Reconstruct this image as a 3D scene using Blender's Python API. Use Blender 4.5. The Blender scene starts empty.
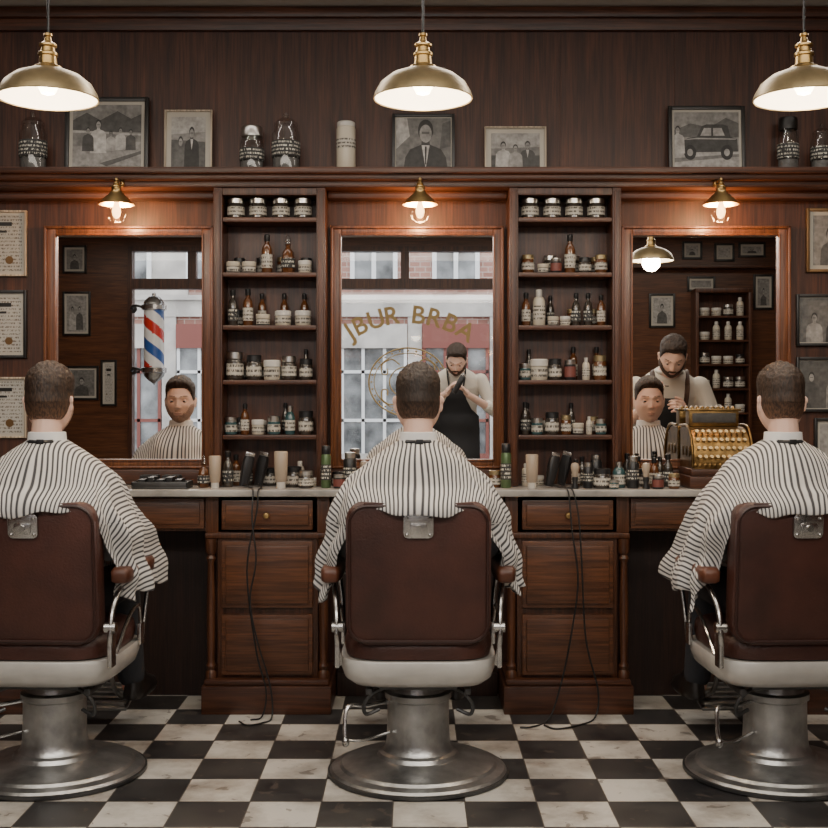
import bpy, bmesh, math, random
from mathutils import Vector as V, Matrix, noise
random.seed(7)
sc = bpy.context.scene
COL = sc.collection
PI = math.pi
CX, CH, F = -0.013, 1.178, 1200.0
WY = 4.82            # mirror wall plane


def RX(px, Y): return CX + (px - 414) * Y / F
def RZ(py, Y): return CH - (py - 400) * Y / F
# same, for things of the room behind that are seen by reflection
def MX(px, Y): return CX + (px - 414) * (2 * WY - Y) / F
def MZ(py, Y): return CH - (py - 400) * (2 * WY - Y) / F


# ---------------------------------------------------------------- materials
def nt(name):
    m = bpy.data.materials.new(name)
    m.use_nodes = True
    t = m.node_tree
    return m, t, t.nodes['Principled BSDF'], t.nodes['Material Output']


def setp(p, **k):
    for a, v in k.items():
        a = a.replace('_', ' ')
        if a in p.inputs:
            p.inputs[a].default_value = v


def mk(name, col, rough=.5, metal=0., var=0., vs=6., bump=0., bs=60., emit=None, es=0., coat=0., sub=0., var2=None):
    m, t, p, o = nt(name)
    c = (*col, 1)
    setp(p, Base_Color=c, Roughness=rough, Metallic=metal)
    if coat: setp(p, Coat_Weight=coat, Coat_Roughness=.15)
    if sub:
        setp(p, Subsurface_Weight=sub, Subsurface_Radius=(.01, .004, .002))
    if emit: setp(p, Emission_Color=(*emit, 1), Emission_Strength=es)
    if var or bump:
        tc = t.nodes.new('ShaderNodeTexCoord')
    if var:
        n = t.nodes.new('ShaderNodeTexNoise')
        n.inputs['Scale'].default_value = vs
        n.inputs['Detail'].default_value = 6
        t.links.new(tc.outputs['Object'], n.inputs['Vector'])
        r = t.nodes.new('ShaderNodeValToRGB')
        r.color_ramp.elements[0].position = .32
        r.color_ramp.elements[1].position = .68
        r.color_ramp.elements[0].color = (*(var2 or [x * (1 - var) for x in col]), 1)
        r.color_ramp.elements[1].color = c
        t.links.new(n.outputs['Fac'], r.inputs['Fac'])
        t.links.new(r.outputs['Color'], p.inputs['Base Color'])
    if bump:
        n2 = t.nodes.new('ShaderNodeTexNoise')
        n2.inputs['Scale'].default_value = bs
        n2.inputs['Detail'].default_value = 4
        t.links.new(tc.outputs['Object'], n2.inputs['Vector'])
        b = t.nodes.new('ShaderNodeBump')
        b.inputs['Strength'].default_value = bump
        b.inputs['Distance'].default_value = .004
        t.links.new(n2.outputs['Fac'], b.inputs['Height'])
        t.links.new(b.outputs['Normal'], p.inputs['Normal'])
    return m


def wood(name, c1, c2, axis='Z', rough=.4, s=1.):
    m, t, p, o = nt(name)
    tc = t.nodes.new('ShaderNodeTexCoord')
    mp = t.nodes.new('ShaderNodeMapping')
    a = [16 * s] * 3
    a['XYZ'.index(axis)] = 1.1 * s
    mp.inputs['Scale'].default_value = a
    t.links.new(tc.outputs['Object'], mp.inputs['Vector'])
    n = t.nodes.new('ShaderNodeTexNoise')
    n.inputs['Scale'].default_value = 2.2
    n.inputs['Detail'].default_value = 8
    n.inputs['Distortion'].default_value = .8
    t.links.new(mp.outputs['Vector'], n.inputs['Vector'])
    r = t.nodes.new('ShaderNodeValToRGB')
    r.color_ramp.elements[0].position = .3
    r.color_ramp.elements[1].position = .7
    r.color_ramp.elements[0].color = (*c1, 1)
    r.color_ramp.elements[1].color = (*c2, 1)
    t.links.new(n.outputs['Fac'], r.inputs['Fac'])
    mp2 = t.nodes.new('ShaderNodeMapping')
    a2 = [90 * s] * 3
    a2['XYZ'.index(axis)] = 3 * s
    mp2.inputs['Scale'].default_value = a2
    t.links.new(tc.outputs['Object'], mp2.inputs['Vector'])
    n2 = t.nodes.new('ShaderNodeTexNoise')
    n2.inputs['Scale'].default_value = 2
    n2.inputs['Detail'].default_value = 3
    t.links.new(mp2.outputs['Vector'], n2.inputs['Vector'])
    r2 = t.nodes.new('ShaderNodeValToRGB')
    r2.color_ramp.elements[0].position = .35
    r2.color_ramp.elements[1].position = .6
    r2.color_ramp.elements[0].color = (.5, .5, .5, 1)
    t.links.new(n2.outputs['Fac'], r2.inputs['Fac'])
    mx = t.nodes.new('ShaderNodeMix')
    mx.data_type = 'RGBA'
    mx.blend_type = 'MULTIPLY'
    mx.inputs[0].default_value = 1
    t.links.new(r.outputs['Color'], mx.inputs[6])
    t.links.new(r2.outputs['Color'], mx.inputs[7])
    t.links.new(mx.outputs[2], p.inputs['Base Color'])
    b = t.nodes.new('ShaderNodeBump')
    b.inputs['Strength'].default_value = .25
    b.inputs['Distance'].default_value = .002
    t.links.new(n2.outputs['Fac'], b.inputs['Height'])
    t.links.new(b.outputs['Normal'], p.inputs['Normal'])
    setp(p, Roughness=rough)
    return m


WALLW = wood('mahogany_wall', (.042, .0135, .0065), (.106, .035, .0155), 'Z', .5)
WOODV = wood('mahogany_vertical', (.043, .0145, .0065), (.118, .040, .0170), 'Z', .38)
WOODH = wood('mahogany_horizontal', (.043, .0145, .0065), (.118, .040, .0170), 'X', .38)
WOODF = wood('cabinet_front_wood', (.072, .026, .0105), (.158, .058, .0235), 'X', .36)
WOODFV = wood('cabinet_side_wood', (.053, .019, .0085), (.120, .043, .018), 'Z', .36)
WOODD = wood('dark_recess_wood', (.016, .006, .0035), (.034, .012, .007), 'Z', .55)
FRAMEW = wood('mirror_frame_wood', (.12, .039, .014), (.24, .087, .031), 'Z', .32)
LIGHTW = wood('light_frame_wood', (.42, .34, .25), (.6, .5, .38), 'Z', .5)
BLACKF = mk('black_frame_paint', (.012, .011, .010), .35)
GOLDF = mk('dark_gold_frame', (.16, .09, .035), .4, .5)
CREAM = mk('cream_paper', (.50, .47, .41), .8, var=.15, vs=9)
MARBLE = mk('grey_marble', (.42, .40, .37), .25, var=.5, vs=7)
BRASS = mk('aged_brass', (.55, .37, .15), .32, 1., var=.35, vs=14)
BRASSR = mk('register_brass', (.27, .165, .060), .34, .95, var=.55, vs=26, bump=.3, bs=110)
BRASSD = mk('antique_brass', (.40, .31, .17), .42, .75, var=.35, vs=18)
CHROME = mk('worn_chrome', (.62, .61, .59), .25, 1., var=.35, vs=20)
CAST = mk('cast_metal', (.52, .52, .51), .32, .88, var=.55, vs=11, bump=.25, bs=80)
CASTD = mk('dark_cast_metal', (.10, .10, .10), .45, .8, var=.4, vs=12)
LEATHER = mk('maroon_leather', (.072, .023, .015), .40, var=.55, vs=6, bump=.4, bs=140)
LEATHERD = mk('dark_leather_piping', (.030, .010, .007), .4)
ARML = mk('brown_arm_leather', (.115, .038, .019), .38, var=.4, vs=12, bump=.2, bs=140)
ENAMEL = mk('white_enamel', (.56, .54, .50), .25, var=.3, vs=7, coat=.4)
BLACKP = mk('black_plastic', (.012, .012, .013), .35)
RUBBER = mk('black_cord_rubber', (.010, .010, .010), .5)
DGLASS = mk('dark_glass', (.035, .028, .022), .12, coat=.5)
AGLASS = mk('amber_glass', (.10, .036, .011), .12, coat=.5)
CREAMP = mk('cream_ceramic', (.50, .45, .36), .3)
WHITEP = mk('white_plastic', (.55, .53, .49), .35)
TAN = mk('tan_tube_plastic', (.36, .29, .22), .4)
GREEN = mk('green_tin', (.08, .13, .055), .3, .3)
SILVER = mk('silver_lid', (.62, .61, .58), .28, 1.)
TEAL = mk('teal_glass', (.03, .07, .075), .15, coat=.5)
SKIN = mk('skin', (.76, .50, .39), .5, var=.08, vs=18, sub=.08)
LIPS = mk('lip_skin', (.60, .33, .27), .5)
EYEW = mk('eye_white', (.6, .57, .54), .25)
EYEB = mk('eye_iris', (.03, .018, .012), .15)
HAIRB = mk('dark_brown_hair', (.045, .024, .014), .6, var=.6, vs=60, bump=.9, bs=220)
HAIRL = mk('brown_hair', (.075, .038, .021), .6, var=.6, vs=60, bump=.9, bs=220)
STUB = mk('short_stubble', (.48, .30, .22), .7, var=.45, vs=260)
BEARDM = mk('brown_beard', (.11, .058, .034), .7, var=.6, vs=150, bump=.9, bs=240)
SHIRT = mk('cream_shirt', (.64, .60, .53), .8, bump=.3, bs=14)
GSHIRT = mk('grey_shirt', (.30, .30, .31), .85)
APRON = mk('black_apron_cloth', (.016, .016, .018), .8, bump=.3, bs=20)
TROUS = mk('dark_trousers', (.02, .022, .028), .85)
SHOEM = mk('black_shoe_leather', (.012, .010, .009), .3)
STRAPM = mk('brown_suspender', (.05, .022, .012), .6)
PAPERW = mk('white_neck_strip', (.80, .79, .77), .8)
CEILM = mk('ceiling_plaster', (.50, .47, .43), .9)
WHITEIN = mk('lamp_inner_enamel', (.85, .80, .70), .5, emit=(1, .80, .55), es=.5)
BULB = mk('warm_bulb', (1, .9, .7), .4, emit=(1, .82, .58), es=14)
BULBO = mk('orange_filament_bulb', (1, .8, .5), .3, emit=(1, .58, .24), es=7)
GOLD = mk('gold_leaf', (.42, .29, .11), .5)
RED = mk('red_stripe', (.55, .03, .025), .25, coat=.5)
BLUE = mk('blue_stripe', (.03, .10, .36), .25, coat=.5)
WHITE = mk('white_stripe', (.8, .8, .8), .25, coat=.5)
ASPH = mk('asphalt', (.22, .22, .22), .9, var=.3)
STONE = mk('pale_stone', (.60, .56, .51), .9, var=.35, vs=3)
WFRAME = mk('white_window_paint', (.75, .75, .74), .6)
SKYPANE = mk('street_glass_painted_sky', (.36, .37, .37), .15, var=.85, vs=2.6)  # sky reflection painted into the pane colour as mottled grey
SHOPRED = mk('red_shop_paint', (.20, .060, .045), .6)
REDL = mk('red_label', (.16, .045, .035), .5)
KEYB = mk('key_brass', (.62, .47, .25), .3, 1.)
_g = {}


def G(v, var=.5):
    v = round(v, 2)
    if v not in _g:
        _g[v] = mk('photo_grey', (v, v * .97, v * .92), .6, var=var, vs=45)
    return _g[v]


def mather(t):
    def mth(op, a, b=None):
        x = t.nodes.new('ShaderNodeMath')
        x.operation = op
        if isinstance(a, (int, float)): x.inputs[0].default_value = a
        else: t.links.new(a, x.inputs[0])
        if b is not None:
            if isinstance(b, (int, float)): x.inputs[1].default_value = b
            else: t.links.new(b, x.inputs[1])
        return x.outputs[0]
    return mth


def fade_hair(name, dark, z0=1.085, z1=1.190):
    """short hair that fades to the skin towards the nape"""
    m, t, p, o = nt(name)
    tc = t.nodes.new('ShaderNodeTexCoord')
    sp = t.nodes.new('ShaderNodeSeparateXYZ')
    t.links.new(tc.outputs['Object'], sp.inputs[0])
    mp = t.nodes.new('ShaderNodeMapping'); mp.inputs['Scale'].default_value = (190, 190, 55)
    t.links.new(tc.outputs['Object'], mp.inputs['Vector'])
    n = t.nodes.new('ShaderNodeTexNoise'); n.inputs['Scale'].default_value = 1; n.inputs['Detail'].default_value = 4
    t.links.new(mp.outputs[0], n.inputs['Vector'])
    mr = t.nodes.new('ShaderNodeMapRange')
    mr.inputs['From Min'].default_value = z0; mr.inputs['From Max'].default_value = z1
    t.links.new(sp.outputs[2], mr.inputs['Value'])
    r = t.nodes.new('ShaderNodeValToRGB')
    r.color_ramp.elements[0].color = (.38, .225, .165, 1)
    r.color_ramp.elements[1].color = (*dark, 1)
    q = r.color_ramp.elements.new(.45); q.color = (dark[0] * 3.2, dark[1] * 3.0, dark[2] * 2.9, 1)
    t.links.new(mr.outputs[0], r.inputs['Fac'])
    r2 = t.nodes.new('ShaderNodeValToRGB')
    r2.color_ramp.elements[0].position = .38; r2.color_ramp.elements[0].color = (.45, .45, .45, 1)
    r2.color_ramp.elements[1].position = .62; r2.color_ramp.elements[1].color = (1.45, 1.4, 1.3, 1)
    t.links.new(n.outputs['Fac'], r2.inputs['Fac'])
    mx = t.nodes.new('ShaderNodeMix'); mx.data_type = 'RGBA'; mx.blend_type = 'MULTIPLY'; mx.inputs[0].default_value = 1
    t.links.new(r.outputs[0], mx.inputs[6]); t.links.new(r2.outputs[0], mx.inputs[7])
    t.links.new(mx.outputs[2], p.inputs['Base Color'])
    b = t.nodes.new('ShaderNodeBump'); b.inputs['Strength'].default_value = .7; b.inputs['Distance'].default_value = .004
    t.links.new(n.outputs['Fac'], b.inputs['Height']); t.links.new(b.outputs['Normal'], p.inputs['Normal'])
    setp(p, Roughness=.6)
    return m


FHL = fade_hair('faded_brown_hair', (.033, .0175, .010))
FHB = fade_hair('faded_dark_hair', (.022, .0125, .008))


def label_mat(name, base, ink, rows=55., cover=.5):
    m, t, p, o = nt(name)
    tc = t.nodes.new('ShaderNodeTexCoord')
    mp = t.nodes.new('ShaderNodeMapping')
    mp.inputs['Scale'].default_value = (260, 260, rows * 1.0)
    t.links.new(tc.outputs['Object'], mp.inputs['Vector'])
    n = t.nodes.new('ShaderNodeTexNoise')
    n.inputs['Scale'].default_value = 1
    n.inputs['Detail'].default_value = 1
    t.links.new(mp.outputs['Vector'], n.inputs['Vector'])
    sp = t.nodes.new('ShaderNodeSeparateXYZ')
    t.links.new(tc.outputs['Object'], sp.inputs[0])
    mth = mather(t)
    row = mth('GREATER_THAN', mth('FRACT', mth('MULTIPLY', sp.outputs[2], rows)), .5)
    wd = mth('GREATER_THAN', n.outputs['Fac'], cover)
    k = mth('MULTIPLY', row, wd)
    mx = t.nodes.new('ShaderNodeMix')
    mx.data_type = 'RGBA'
    t.links.new(k, mx.inputs[0])
    mx.inputs[6].default_value = (*base, 1)
    mx.inputs[7].default_value = (*ink, 1)
    t.links.new(mx.outputs[2], p.inputs['Base Color'])
    setp(p, Roughness=.7)
    return m


LABELW = label_mat('printed_white_label', (.48, .45, .39), (.08, .07, .06), 70, .47)
LABELK = label_mat('printed_black_label', (.03, .03, .03), (.6, .58, .5), 70, .52)
CERT = label_mat('certificate_print', (.42, .41, .375), (.16, .14, .12), 70, .50)


def stripe_mat():
    m, t, p, o = nt('striped_cape_cloth')
    uv = t.nodes.new('ShaderNodeUVMap')
    uv.uv_map = 'UVMap'
    sp = t.nodes.new('ShaderNodeSeparateXYZ')
    t.links.new(uv.outputs[0], sp.inputs[0])
    mth = mather(t)
    b = mth('FRACT', mth('MULTIPLY', sp.outputs[0], 1 / .0155))
    r = t.nodes.new('ShaderNodeValToRGB')
    e = r.color_ramp.elements
    lc = (.62, .60, .57, 1); dc = (.055, .053, .058, 1)
    e[0].position = 0; e[0].color = lc
    e[1].position = .47; e[1].color = lc
    for ps, c in ((.59, dc), (.88, dc), (1., lc)):
        q = e.new(ps); q.color = c
    t.links.new(b, r.inputs['Fac'])
    t.links.new(r.outputs['Color'], p.inputs['Base Color'])
    setp(p, Roughness=.85)
    return m


STRIPE = stripe_mat()


def floor_mat(T=.21, ox=.136, oy=.16):
    m, t, p, o = nt('checkered_tile')
    tc = t.nodes.new('ShaderNodeTexCoord')
    sp = t.nodes.new('ShaderNodeSeparateXYZ')
    t.links.new(tc.outputs['Object'], sp.inputs[0])
    mth = mather(t)
    u = mth('DIVIDE', mth('SUBTRACT', sp.outputs[0], ox - 20 * T), T)
    v = mth('DIVIDE', mth('SUBTRACT', sp.outputs[1], oy - 40 * T), T)
    par = mth('MODULO', mth('ADD', mth('FLOOR', u), mth('FLOOR', v)), 2.)
    blk = mth('GREATER_THAN', par, .5)
    fu = mth('ABSOLUTE', mth('SUBTRACT', mth('FRACT', u), .5))
    fv = mth('ABSOLUTE', mth('SUBTRACT', mth('FRACT', v), .5))
    gr = mth('GREATER_THAN', mth('MAXIMUM', fu, fv), .490)
    n = t.nodes.new('ShaderNodeTexNoise'); n.inputs['Scale'].default_value = 4; n.inputs['Detail'].default_value = 10
    n.inputs['Roughness'].default_value = .66
    t.links.new(tc.outputs['Object'], n.inputs['Vector'])
    rw = t.nodes.new('ShaderNodeValToRGB')
    rw.color_ramp.elements[0].position = .30; rw.color_ramp.elements[0].color = (.20, .165, .135, 1)
    rw.color_ramp.elements[1].position = .57; rw.color_ramp.elements[1].color = (.58, .56, .51, 1)
    t.links.new(n.outputs['Fac'], rw.inputs['Fac'])
    rb = t.nodes.new('ShaderNodeValToRGB')
    rb.color_ramp.elements[0].position = .35; rb.color_ramp.elements[0].color = (.013, .013, .015, 1)
    rb.color_ramp.elements[1].position = .75; rb.color_ramp.elements[1].color = (.070, .065, .060, 1)
    t.links.new(n.outputs['Fac'], rb.inputs['Fac'])
    m1 = t.nodes.new('ShaderNodeMix'); m1.data_type = 'RGBA'
    t.links.new(blk, m1.inputs[0]); t.links.new(rw.outputs[0], m1.inputs[6]); t.links.new(rb.outputs[0], m1.inputs[7])
    m2 = t.nodes.new('ShaderNodeMix'); m2.data_type = 'RGBA'
    t.links.new(gr, m2.inputs[0]); t.links.new(m1.outputs[2], m2.inputs[6]); m2.inputs[7].default_value = (.07, .06, .05, 1)
    n3 = t.nodes.new('ShaderNodeTexNoise'); n3.inputs['Scale'].default_value = 16; n3.inputs['Detail'].default_value = 7
    n3.inputs['Distortion'].default_value = .8
    t.links.new(tc.outputs['Object'], n3.inputs['Vector'])
    sc1 = mth('LESS_THAN', n3.outputs['Fac'], .36)
    m3 = t.nodes.new('ShaderNodeMix'); m3.data_type = 'RGBA'
    t.links.new(mth('MULTIPLY', sc1, .6), m3.inputs[0]); t.links.new(m2.outputs[2], m3.inputs[6]); m3.inputs[7].default_value = (.10, .08, .065, 1)
    t.links.new(m3.outputs[2], p.inputs['Base Color'])
    rr = t.nodes.new('ShaderNodeMapRange'); rr.inputs['To Min'].default_value = .25; rr.inputs['To Max'].default_value = .6
    t.links.new(n.outputs['Fac'], rr.inputs['Value'])
    t.links.new(rr.outputs[0], p.inputs['Roughness'])
    return m


def brick_mat():
    m, t, p, o = nt('street_brick')
    tc = t.nodes.new('ShaderNodeTexCoord')
    mp = t.nodes.new('ShaderNodeMapping')
    mp.inputs['Rotation'].default_value = (PI / 2, 0, 0)
    t.links.new(tc.outputs['Object'], mp.inputs['Vector'])
    b = t.nodes.new('ShaderNodeTexBrick')
    b.inputs['Color1'].default_value = (.30, .145, .11, 1)
    b.inputs['Color2'].default_value = (.42, .23, .18, 1)
    b.inputs['Mortar'].default_value = (.50, .42, .37, 1)
    b.inputs['Scale'].default_value = 3
    t.links.new(mp.outputs[0], b.inputs['Vector'])
    t.links.new(b.outputs['Color'], p.inputs['Base Color'])
    setp(p, Roughness=.9)
    return m


def mirror_mat():
    m, t, p, o = nt('mirror_silver')
    setp(p, Base_Color=(.92, .92, .91, 1), Metallic=1., Roughness=.0)
    return m


def glass_mat(name, mixf=.06, col=(1, 1, 1)):
    m, t, p, o = nt(name)
    t.nodes.remove(p)
    a = t.nodes.new('ShaderNodeBsdfTransparent'); a.inputs[0].default_value = (*col, 1)
    g = t.nodes.new('ShaderNodeBsdfGlossy'); g.inputs['Roughness'].default_value = .03
    x = t.nodes.new('ShaderNodeMixShader'); x.inputs[0].default_value = mixf
    t.links.new(a.outputs[0], x.inputs[1]); t.links.new(g.outputs[0], x.inputs[2])
    t.links.new(x.outputs[0], o.inputs[0])
    return m


MIRROR = mirror_mat()
PANE = glass_mat('window_pane_glass', .05)
JGLASS = glass_mat('clear_jar_glass', .13, (.92, .93, .93))
SGLASS = glass_mat('sconce_clear_glass', .05, (1, .97, .92))
BRICK = brick_mat()


# ---------------------------------------------------------------- geometry
def cat(pts, sub=6):
    P = [V(p) for p in pts]
    P = [P[0] * 2 - P[1]] + P + [P[-1] * 2 - P[-2]]
    out = []
    for i in range(1, len(P) - 2):
        a, b, c, d = P[i - 1:i + 3]
        for k in range(sub):
            t = k / sub
            out.append(.5 * ((2 * b) + (c - a) * t + (2 * a - 5 * b + 4 * c - d) * t * t + (3 * b - a - 3 * c + d) * t ** 3))
    out.append(P[-2])
    return out


class B:
    def __init__(s): s.bm = bmesh.new()

    def merge(s, t, M=None, mi=0):
        if M is not None: t.transform(M)
        for f in t.faces: f.material_index = mi
        me = bpy.data.meshes.new('t'); t.to_mesh(me); s.bm.from_mesh(me)
        bpy.data.meshes.remove(me); t.free()
        return s

    def box(s, c, size, bev=0., rot=None, mi=0, seg=2):
        t = bmesh.new(); bmesh.ops.create_cube(t, size=1)
        t.transform(Matrix.Diagonal((*size, 1)))
        if bev: bmesh.ops.bevel(t, geom=t.edges[:], offset=bev, segments=seg, profile=.6, affect='EDGES')
        M = Matrix.Translation(V(c))
        if rot is not None: M = M @ rot
        return s.merge(t, M, mi)

    def span(s, x0, x1, y0, y1, z0, z1, bev=0., mi=0):
        return s.box(((x0 + x1) / 2, (y0 + y1) / 2, (z0 + z1) / 2), (abs(x1 - x0), abs(y1 - y0), abs(z1 - z0)), bev, None, mi)

    def cyl(s, p0, p1, r0, r1=None, n=24, mi=0):
        p0, p1 = V(p0), V(p1)
        r1 = r0 if r1 is None else r1
        d = p1 - p0
        t = bmesh.new(); bmesh.ops.create_cone(t, cap_ends=True, segments=n, radius1=r0, radius2=r1, depth=d.length)
        return s.merge(t, Matrix.Translation((p0 + p1) / 2) @ d.to_track_quat('Z', 'Y').to_matrix().to_4x4(), mi)

    def sph(s, c, r, rot=None, mi=0, n=20):
        t = bmesh.new(); bmesh.ops.create_uvsphere(t, u_segments=n, v_segments=max(8, n * 2 // 3), radius=1)
        r = (r, r, r) if isinstance(r, (int, float)) else r
        M = Matrix.Translation(V(c))
        if rot is not None: M = M @ rot
        return s.merge(t, M @ Matrix.Diagonal((*r, 1)), mi)

    def cap(s, p0, r0, p1, r1, n=16):
        s.cyl(p0, p1, r0, r1, n); s.sph(p0, r0, n=n); s.sph(p1, r1, n=n)
        return s

    def lathe(s, prof, c=(0, 0, 0), n=32, mi=0, M=None, a0=0):
        t = bmesh.new(); rings = []
        for r, z in prof:
            if r < 1e-5: rings.append([t.verts.new((0, 0, z))])
            else: rings.append([t.verts.new((r * math.cos(a0 + 2 * PI * k / n), r * math.sin(a0 + 2 * PI * k / n), z)) for k in range(n)])
        for A, Bq in zip(rings, rings[1:]):
            for k in range(n):
                k2 = (k + 1) % n
                if len(A) == 1 and len(Bq) == 1: break
                if len(A) == 1: t.faces.new((A[0], Bq[k], Bq[k2]))
                elif len(Bq) == 1: t.faces.new((A[k], A[k2], Bq[0]))
                else: t.faces.new((A[k], A[k2], Bq[k2], Bq[k]))
        MM = Matrix.Translation(V(c))
        if M is not None: MM = MM @ M
        return s.merge(t, MM, mi)

    def tube(s, pts, r, n=10, sub=6, mi=0, flat=1.):
        P = cat(pts, sub) if sub > 1 else [V(p) for p in pts]
        t = bmesh.new(); rings = []
        T = (P[1] - P[0]).normalized()
        N = T.orthogonal().normalized()
        for i, p in enumerate(P):
            T2 = (P[min(i + 1, len(P) - 1)] - P[max(i - 1, 0)]).normalized()
            N = (N - T2 * N.dot(T2)).normalized()
            Bn = T2.cross(N)
            rr = r if not callable(r) else r(i / (len(P) - 1))
            rings.append([t.verts.new(p + N * rr * math.cos(2 * PI * k / n) + Bn * rr * flat * math.sin(2 * PI * k / n)) for k in range(n)])
        for A, Q in zip(rings, rings[1:]):
            for k in range(n): t.faces.new((A[k], A[(k + 1) % n], Q[(k + 1) % n], Q[k]))
        t.faces.new(rings[0]); t.faces.new(rings[-1])
        return s.merge(t, None, mi)

    def prism(s, poly, y0, y1, bev=0., mi=0, M=None, seg=2):
        """polygon in XZ extruded along Y"""
        t = bmesh.new()
        a = [t.verts.new((x, y0, z)) for x, z in poly]
        b = [t.verts.new((x, y1, z)) for x, z in poly]
        t.faces.new(a); t.faces.new(b[::-1]); n = len(poly)
        for k in range(n): t.faces.new((a[k], b[k], b[(k + 1) % n], a[(k + 1) % n]))
        if bev:
            es = [e for e in t.edges if abs(e.verts[0].co.y - e.verts[1].co.y) < 1e-6]
            bmesh.ops.bevel(t, geom=es, offset=bev, segments=seg, profile=.5, affect='EDGES')
        return s.merge(t, M, mi)

    def loft(s, rings, e=2., n=40, mi=0, M=None):
        """rings (cx,cy,z,rx,ry) stacked along Z with superellipse outline"""
        t = bmesh.new(); R = []
        for cx, cy, z, rx, ry in rings:
            q = []
            for k in range(n):
                a = 2 * PI * k / n; c, d = math.cos(a), math.sin(a)
                q.append(t.verts.new((cx + rx * math.copysign(abs(c) ** (2 / e), c), cy + ry * math.copysign(abs(d) ** (2 / e), d), z)))
            R.append(q)
        for A, Q in zip(R, R[1:]):
            for k in range(n): t.faces.new((A[k], A[(k + 1) % n], Q[(k + 1) % n], Q[k]))
        t.faces.new(R[0]); t.faces.new(R[-1])
        return s.merge(t, M, mi)

    def sloft(s, rings, n=28, mi=0):
        """rings (center, rx, ry): oriented across the spine direction"""
        t = bmesh.new(); R = []
        C = [V(r[0]) for r in rings]
        for i, (c, rx, ry) in enumerate(rings):
            T = (C[min(i + 1, len(C) - 1)] - C[max(i - 1, 0)]).normalized()
            X = V((1, 0, 0)); Yv = T.cross(X).normalized()
            R.append([t.verts.new(C[i] + X * rx * math.cos(2 * PI * k / n) + Yv * ry * math.sin(2 * PI * k / n)) for k in range(n)])
        for A, Q in zip(R, R[1:]):
            for k in range(n): t.faces.new((A[k], A[(k + 1) % n], Q[(k + 1) % n], Q[k]))
        t.faces.new(R[0]); t.faces.new(R[-1])
        return s.merge(t, None, mi)

    def mesh(s, name='m', mats=(), angle=38, smooth=True):
        bmesh.ops.recalc_face_normals(s.bm, faces=s.bm.faces[:])
        me = bpy.data.meshes.new(name); s.bm.to_mesh(me); s.bm.free()
        for m in mats: me.materials.append(m)
        if smooth:
            me.shade_smooth()
            me.set_sharp_from_angle(angle=math.radians(angle))
        return me


def obj(name, me, parent=None, loc=(0, 0, 0), rot=(0, 0, 0), label=None, cat_=None, group=None, kind=None):
    o = bpy.data.objects.new(name, me)
    COL.objects.link(o)
    o.location = loc; o.rotation_euler = rot
    if parent: o.parent = parent
    if label: o['label'] = label
    if cat_: o['category'] = cat_
    if group: o['group'] = group
    if kind: o['kind'] = kind
    return o


def thing(name, label, cat_, loc=(0, 0, 0), rot=(0, 0, 0), group=None):
    o = obj(name, None, None, loc, rot, label, cat_, group)
    o.empty_display_size = .05
    return o


def one(name, b, mats, label, cat_, loc=(0, 0, 0), rot=(0, 0, 0), group=None, angle=38):
    return obj(name, b.mesh(name, mats, angle), None, loc, rot, label, cat_, group)


def part(name, b, mats, parent, label=None, loc=(0, 0, 0), rot=(0, 0, 0), angle=38):
    me = b if isinstance(b, bpy.types.Mesh) else b.mesh(name, mats, angle)
    return obj(name, me, parent, loc, rot, label)


def struct(name, b, mats, **k):
    return obj(name, b.mesh(name, mats), kind='structure', **k)


# ---------------------------------------------------------------- room shell
XL, XR, YB, CZ = -3.9, 3.9, -2.0, 2.75
struct('floor', B().span(XL - .1, XR + .1, YB - .1, WY + .2, -.1, 0), [floor_mat()])
struct('ceiling', B().span(XL - .1, XR + .1, YB - .1, WY + .2, CZ, CZ + .1), [CEILM])
b = B().span(XL - .1, XR + .1, WY, WY + .15, 0, CZ)
for i in range(-10, 11):
    x = i * .46 + .115
    b.span(x - .0015, x + .0015, WY - .003, WY, 2.07, CZ)
struct('wall_north', b, [WALLW])
struct('wall_west', B().span(XL - .1, XL, YB, WY, 0, CZ), [WALLW])
struct('wall_east', B().span(XR, XR + .1, YB, WY, 0, CZ), [WALLW])
W1 = (-2.78, -1.42); W2 = (-1.18, 1.62); WB, WT = .45, 2.66
b = B()
for x0, x1 in ((XL, W1[0]), (W1[1], W2[0]), (W2[1], XR)): b.span(x0, x1, YB - .15, YB, 0, CZ)
for w in (W1, W2):
    b.span(w[0], w[1], YB - .15, YB, 0, WB); b.span(w[0], w[1], YB - .15, YB, WT, CZ)
struct('wall_south', b, [WOODF])
for i, w in enumerate((W1, W2)):
    b = B(); T = .045
    b.span(w[0], w[0] + T, YB - .1, YB + .02, WB, WT); b.span(w[1] - T, w[1], YB - .1, YB + .02, WB, WT)
    b.span(w[0] + T, w[1] - T, YB - .1, YB + .02, WB, WB + T); b.span(w[0] + T, w[1] - T, YB - .1, YB + .02, WT - T, WT)
    b.span(w[0] + T, w[1] - T, YB - .09, YB + .02, 2.25, 2.35)
    xm = -.10 if i else (w[0] + w[1]) / 2 - .06
    b.span(xm - .04, xm + .04, YB - .09, YB + .01, 2.35, WT - T)
    b.span(w[0] + T, w[1] - T, YB - .055, YB - .049, WB + T, 2.25, mi=1)
    b.span(w[0] + T, xm - .04, YB - .055, YB - .049, 2.35, WT - T, mi=1)
    b.span(xm + .04, w[1] - T, YB - .055, YB - .049, 2.35, WT - T, mi=1)
    struct('window_%d' % (i + 1), b, [WOODV, PANE])

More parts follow.
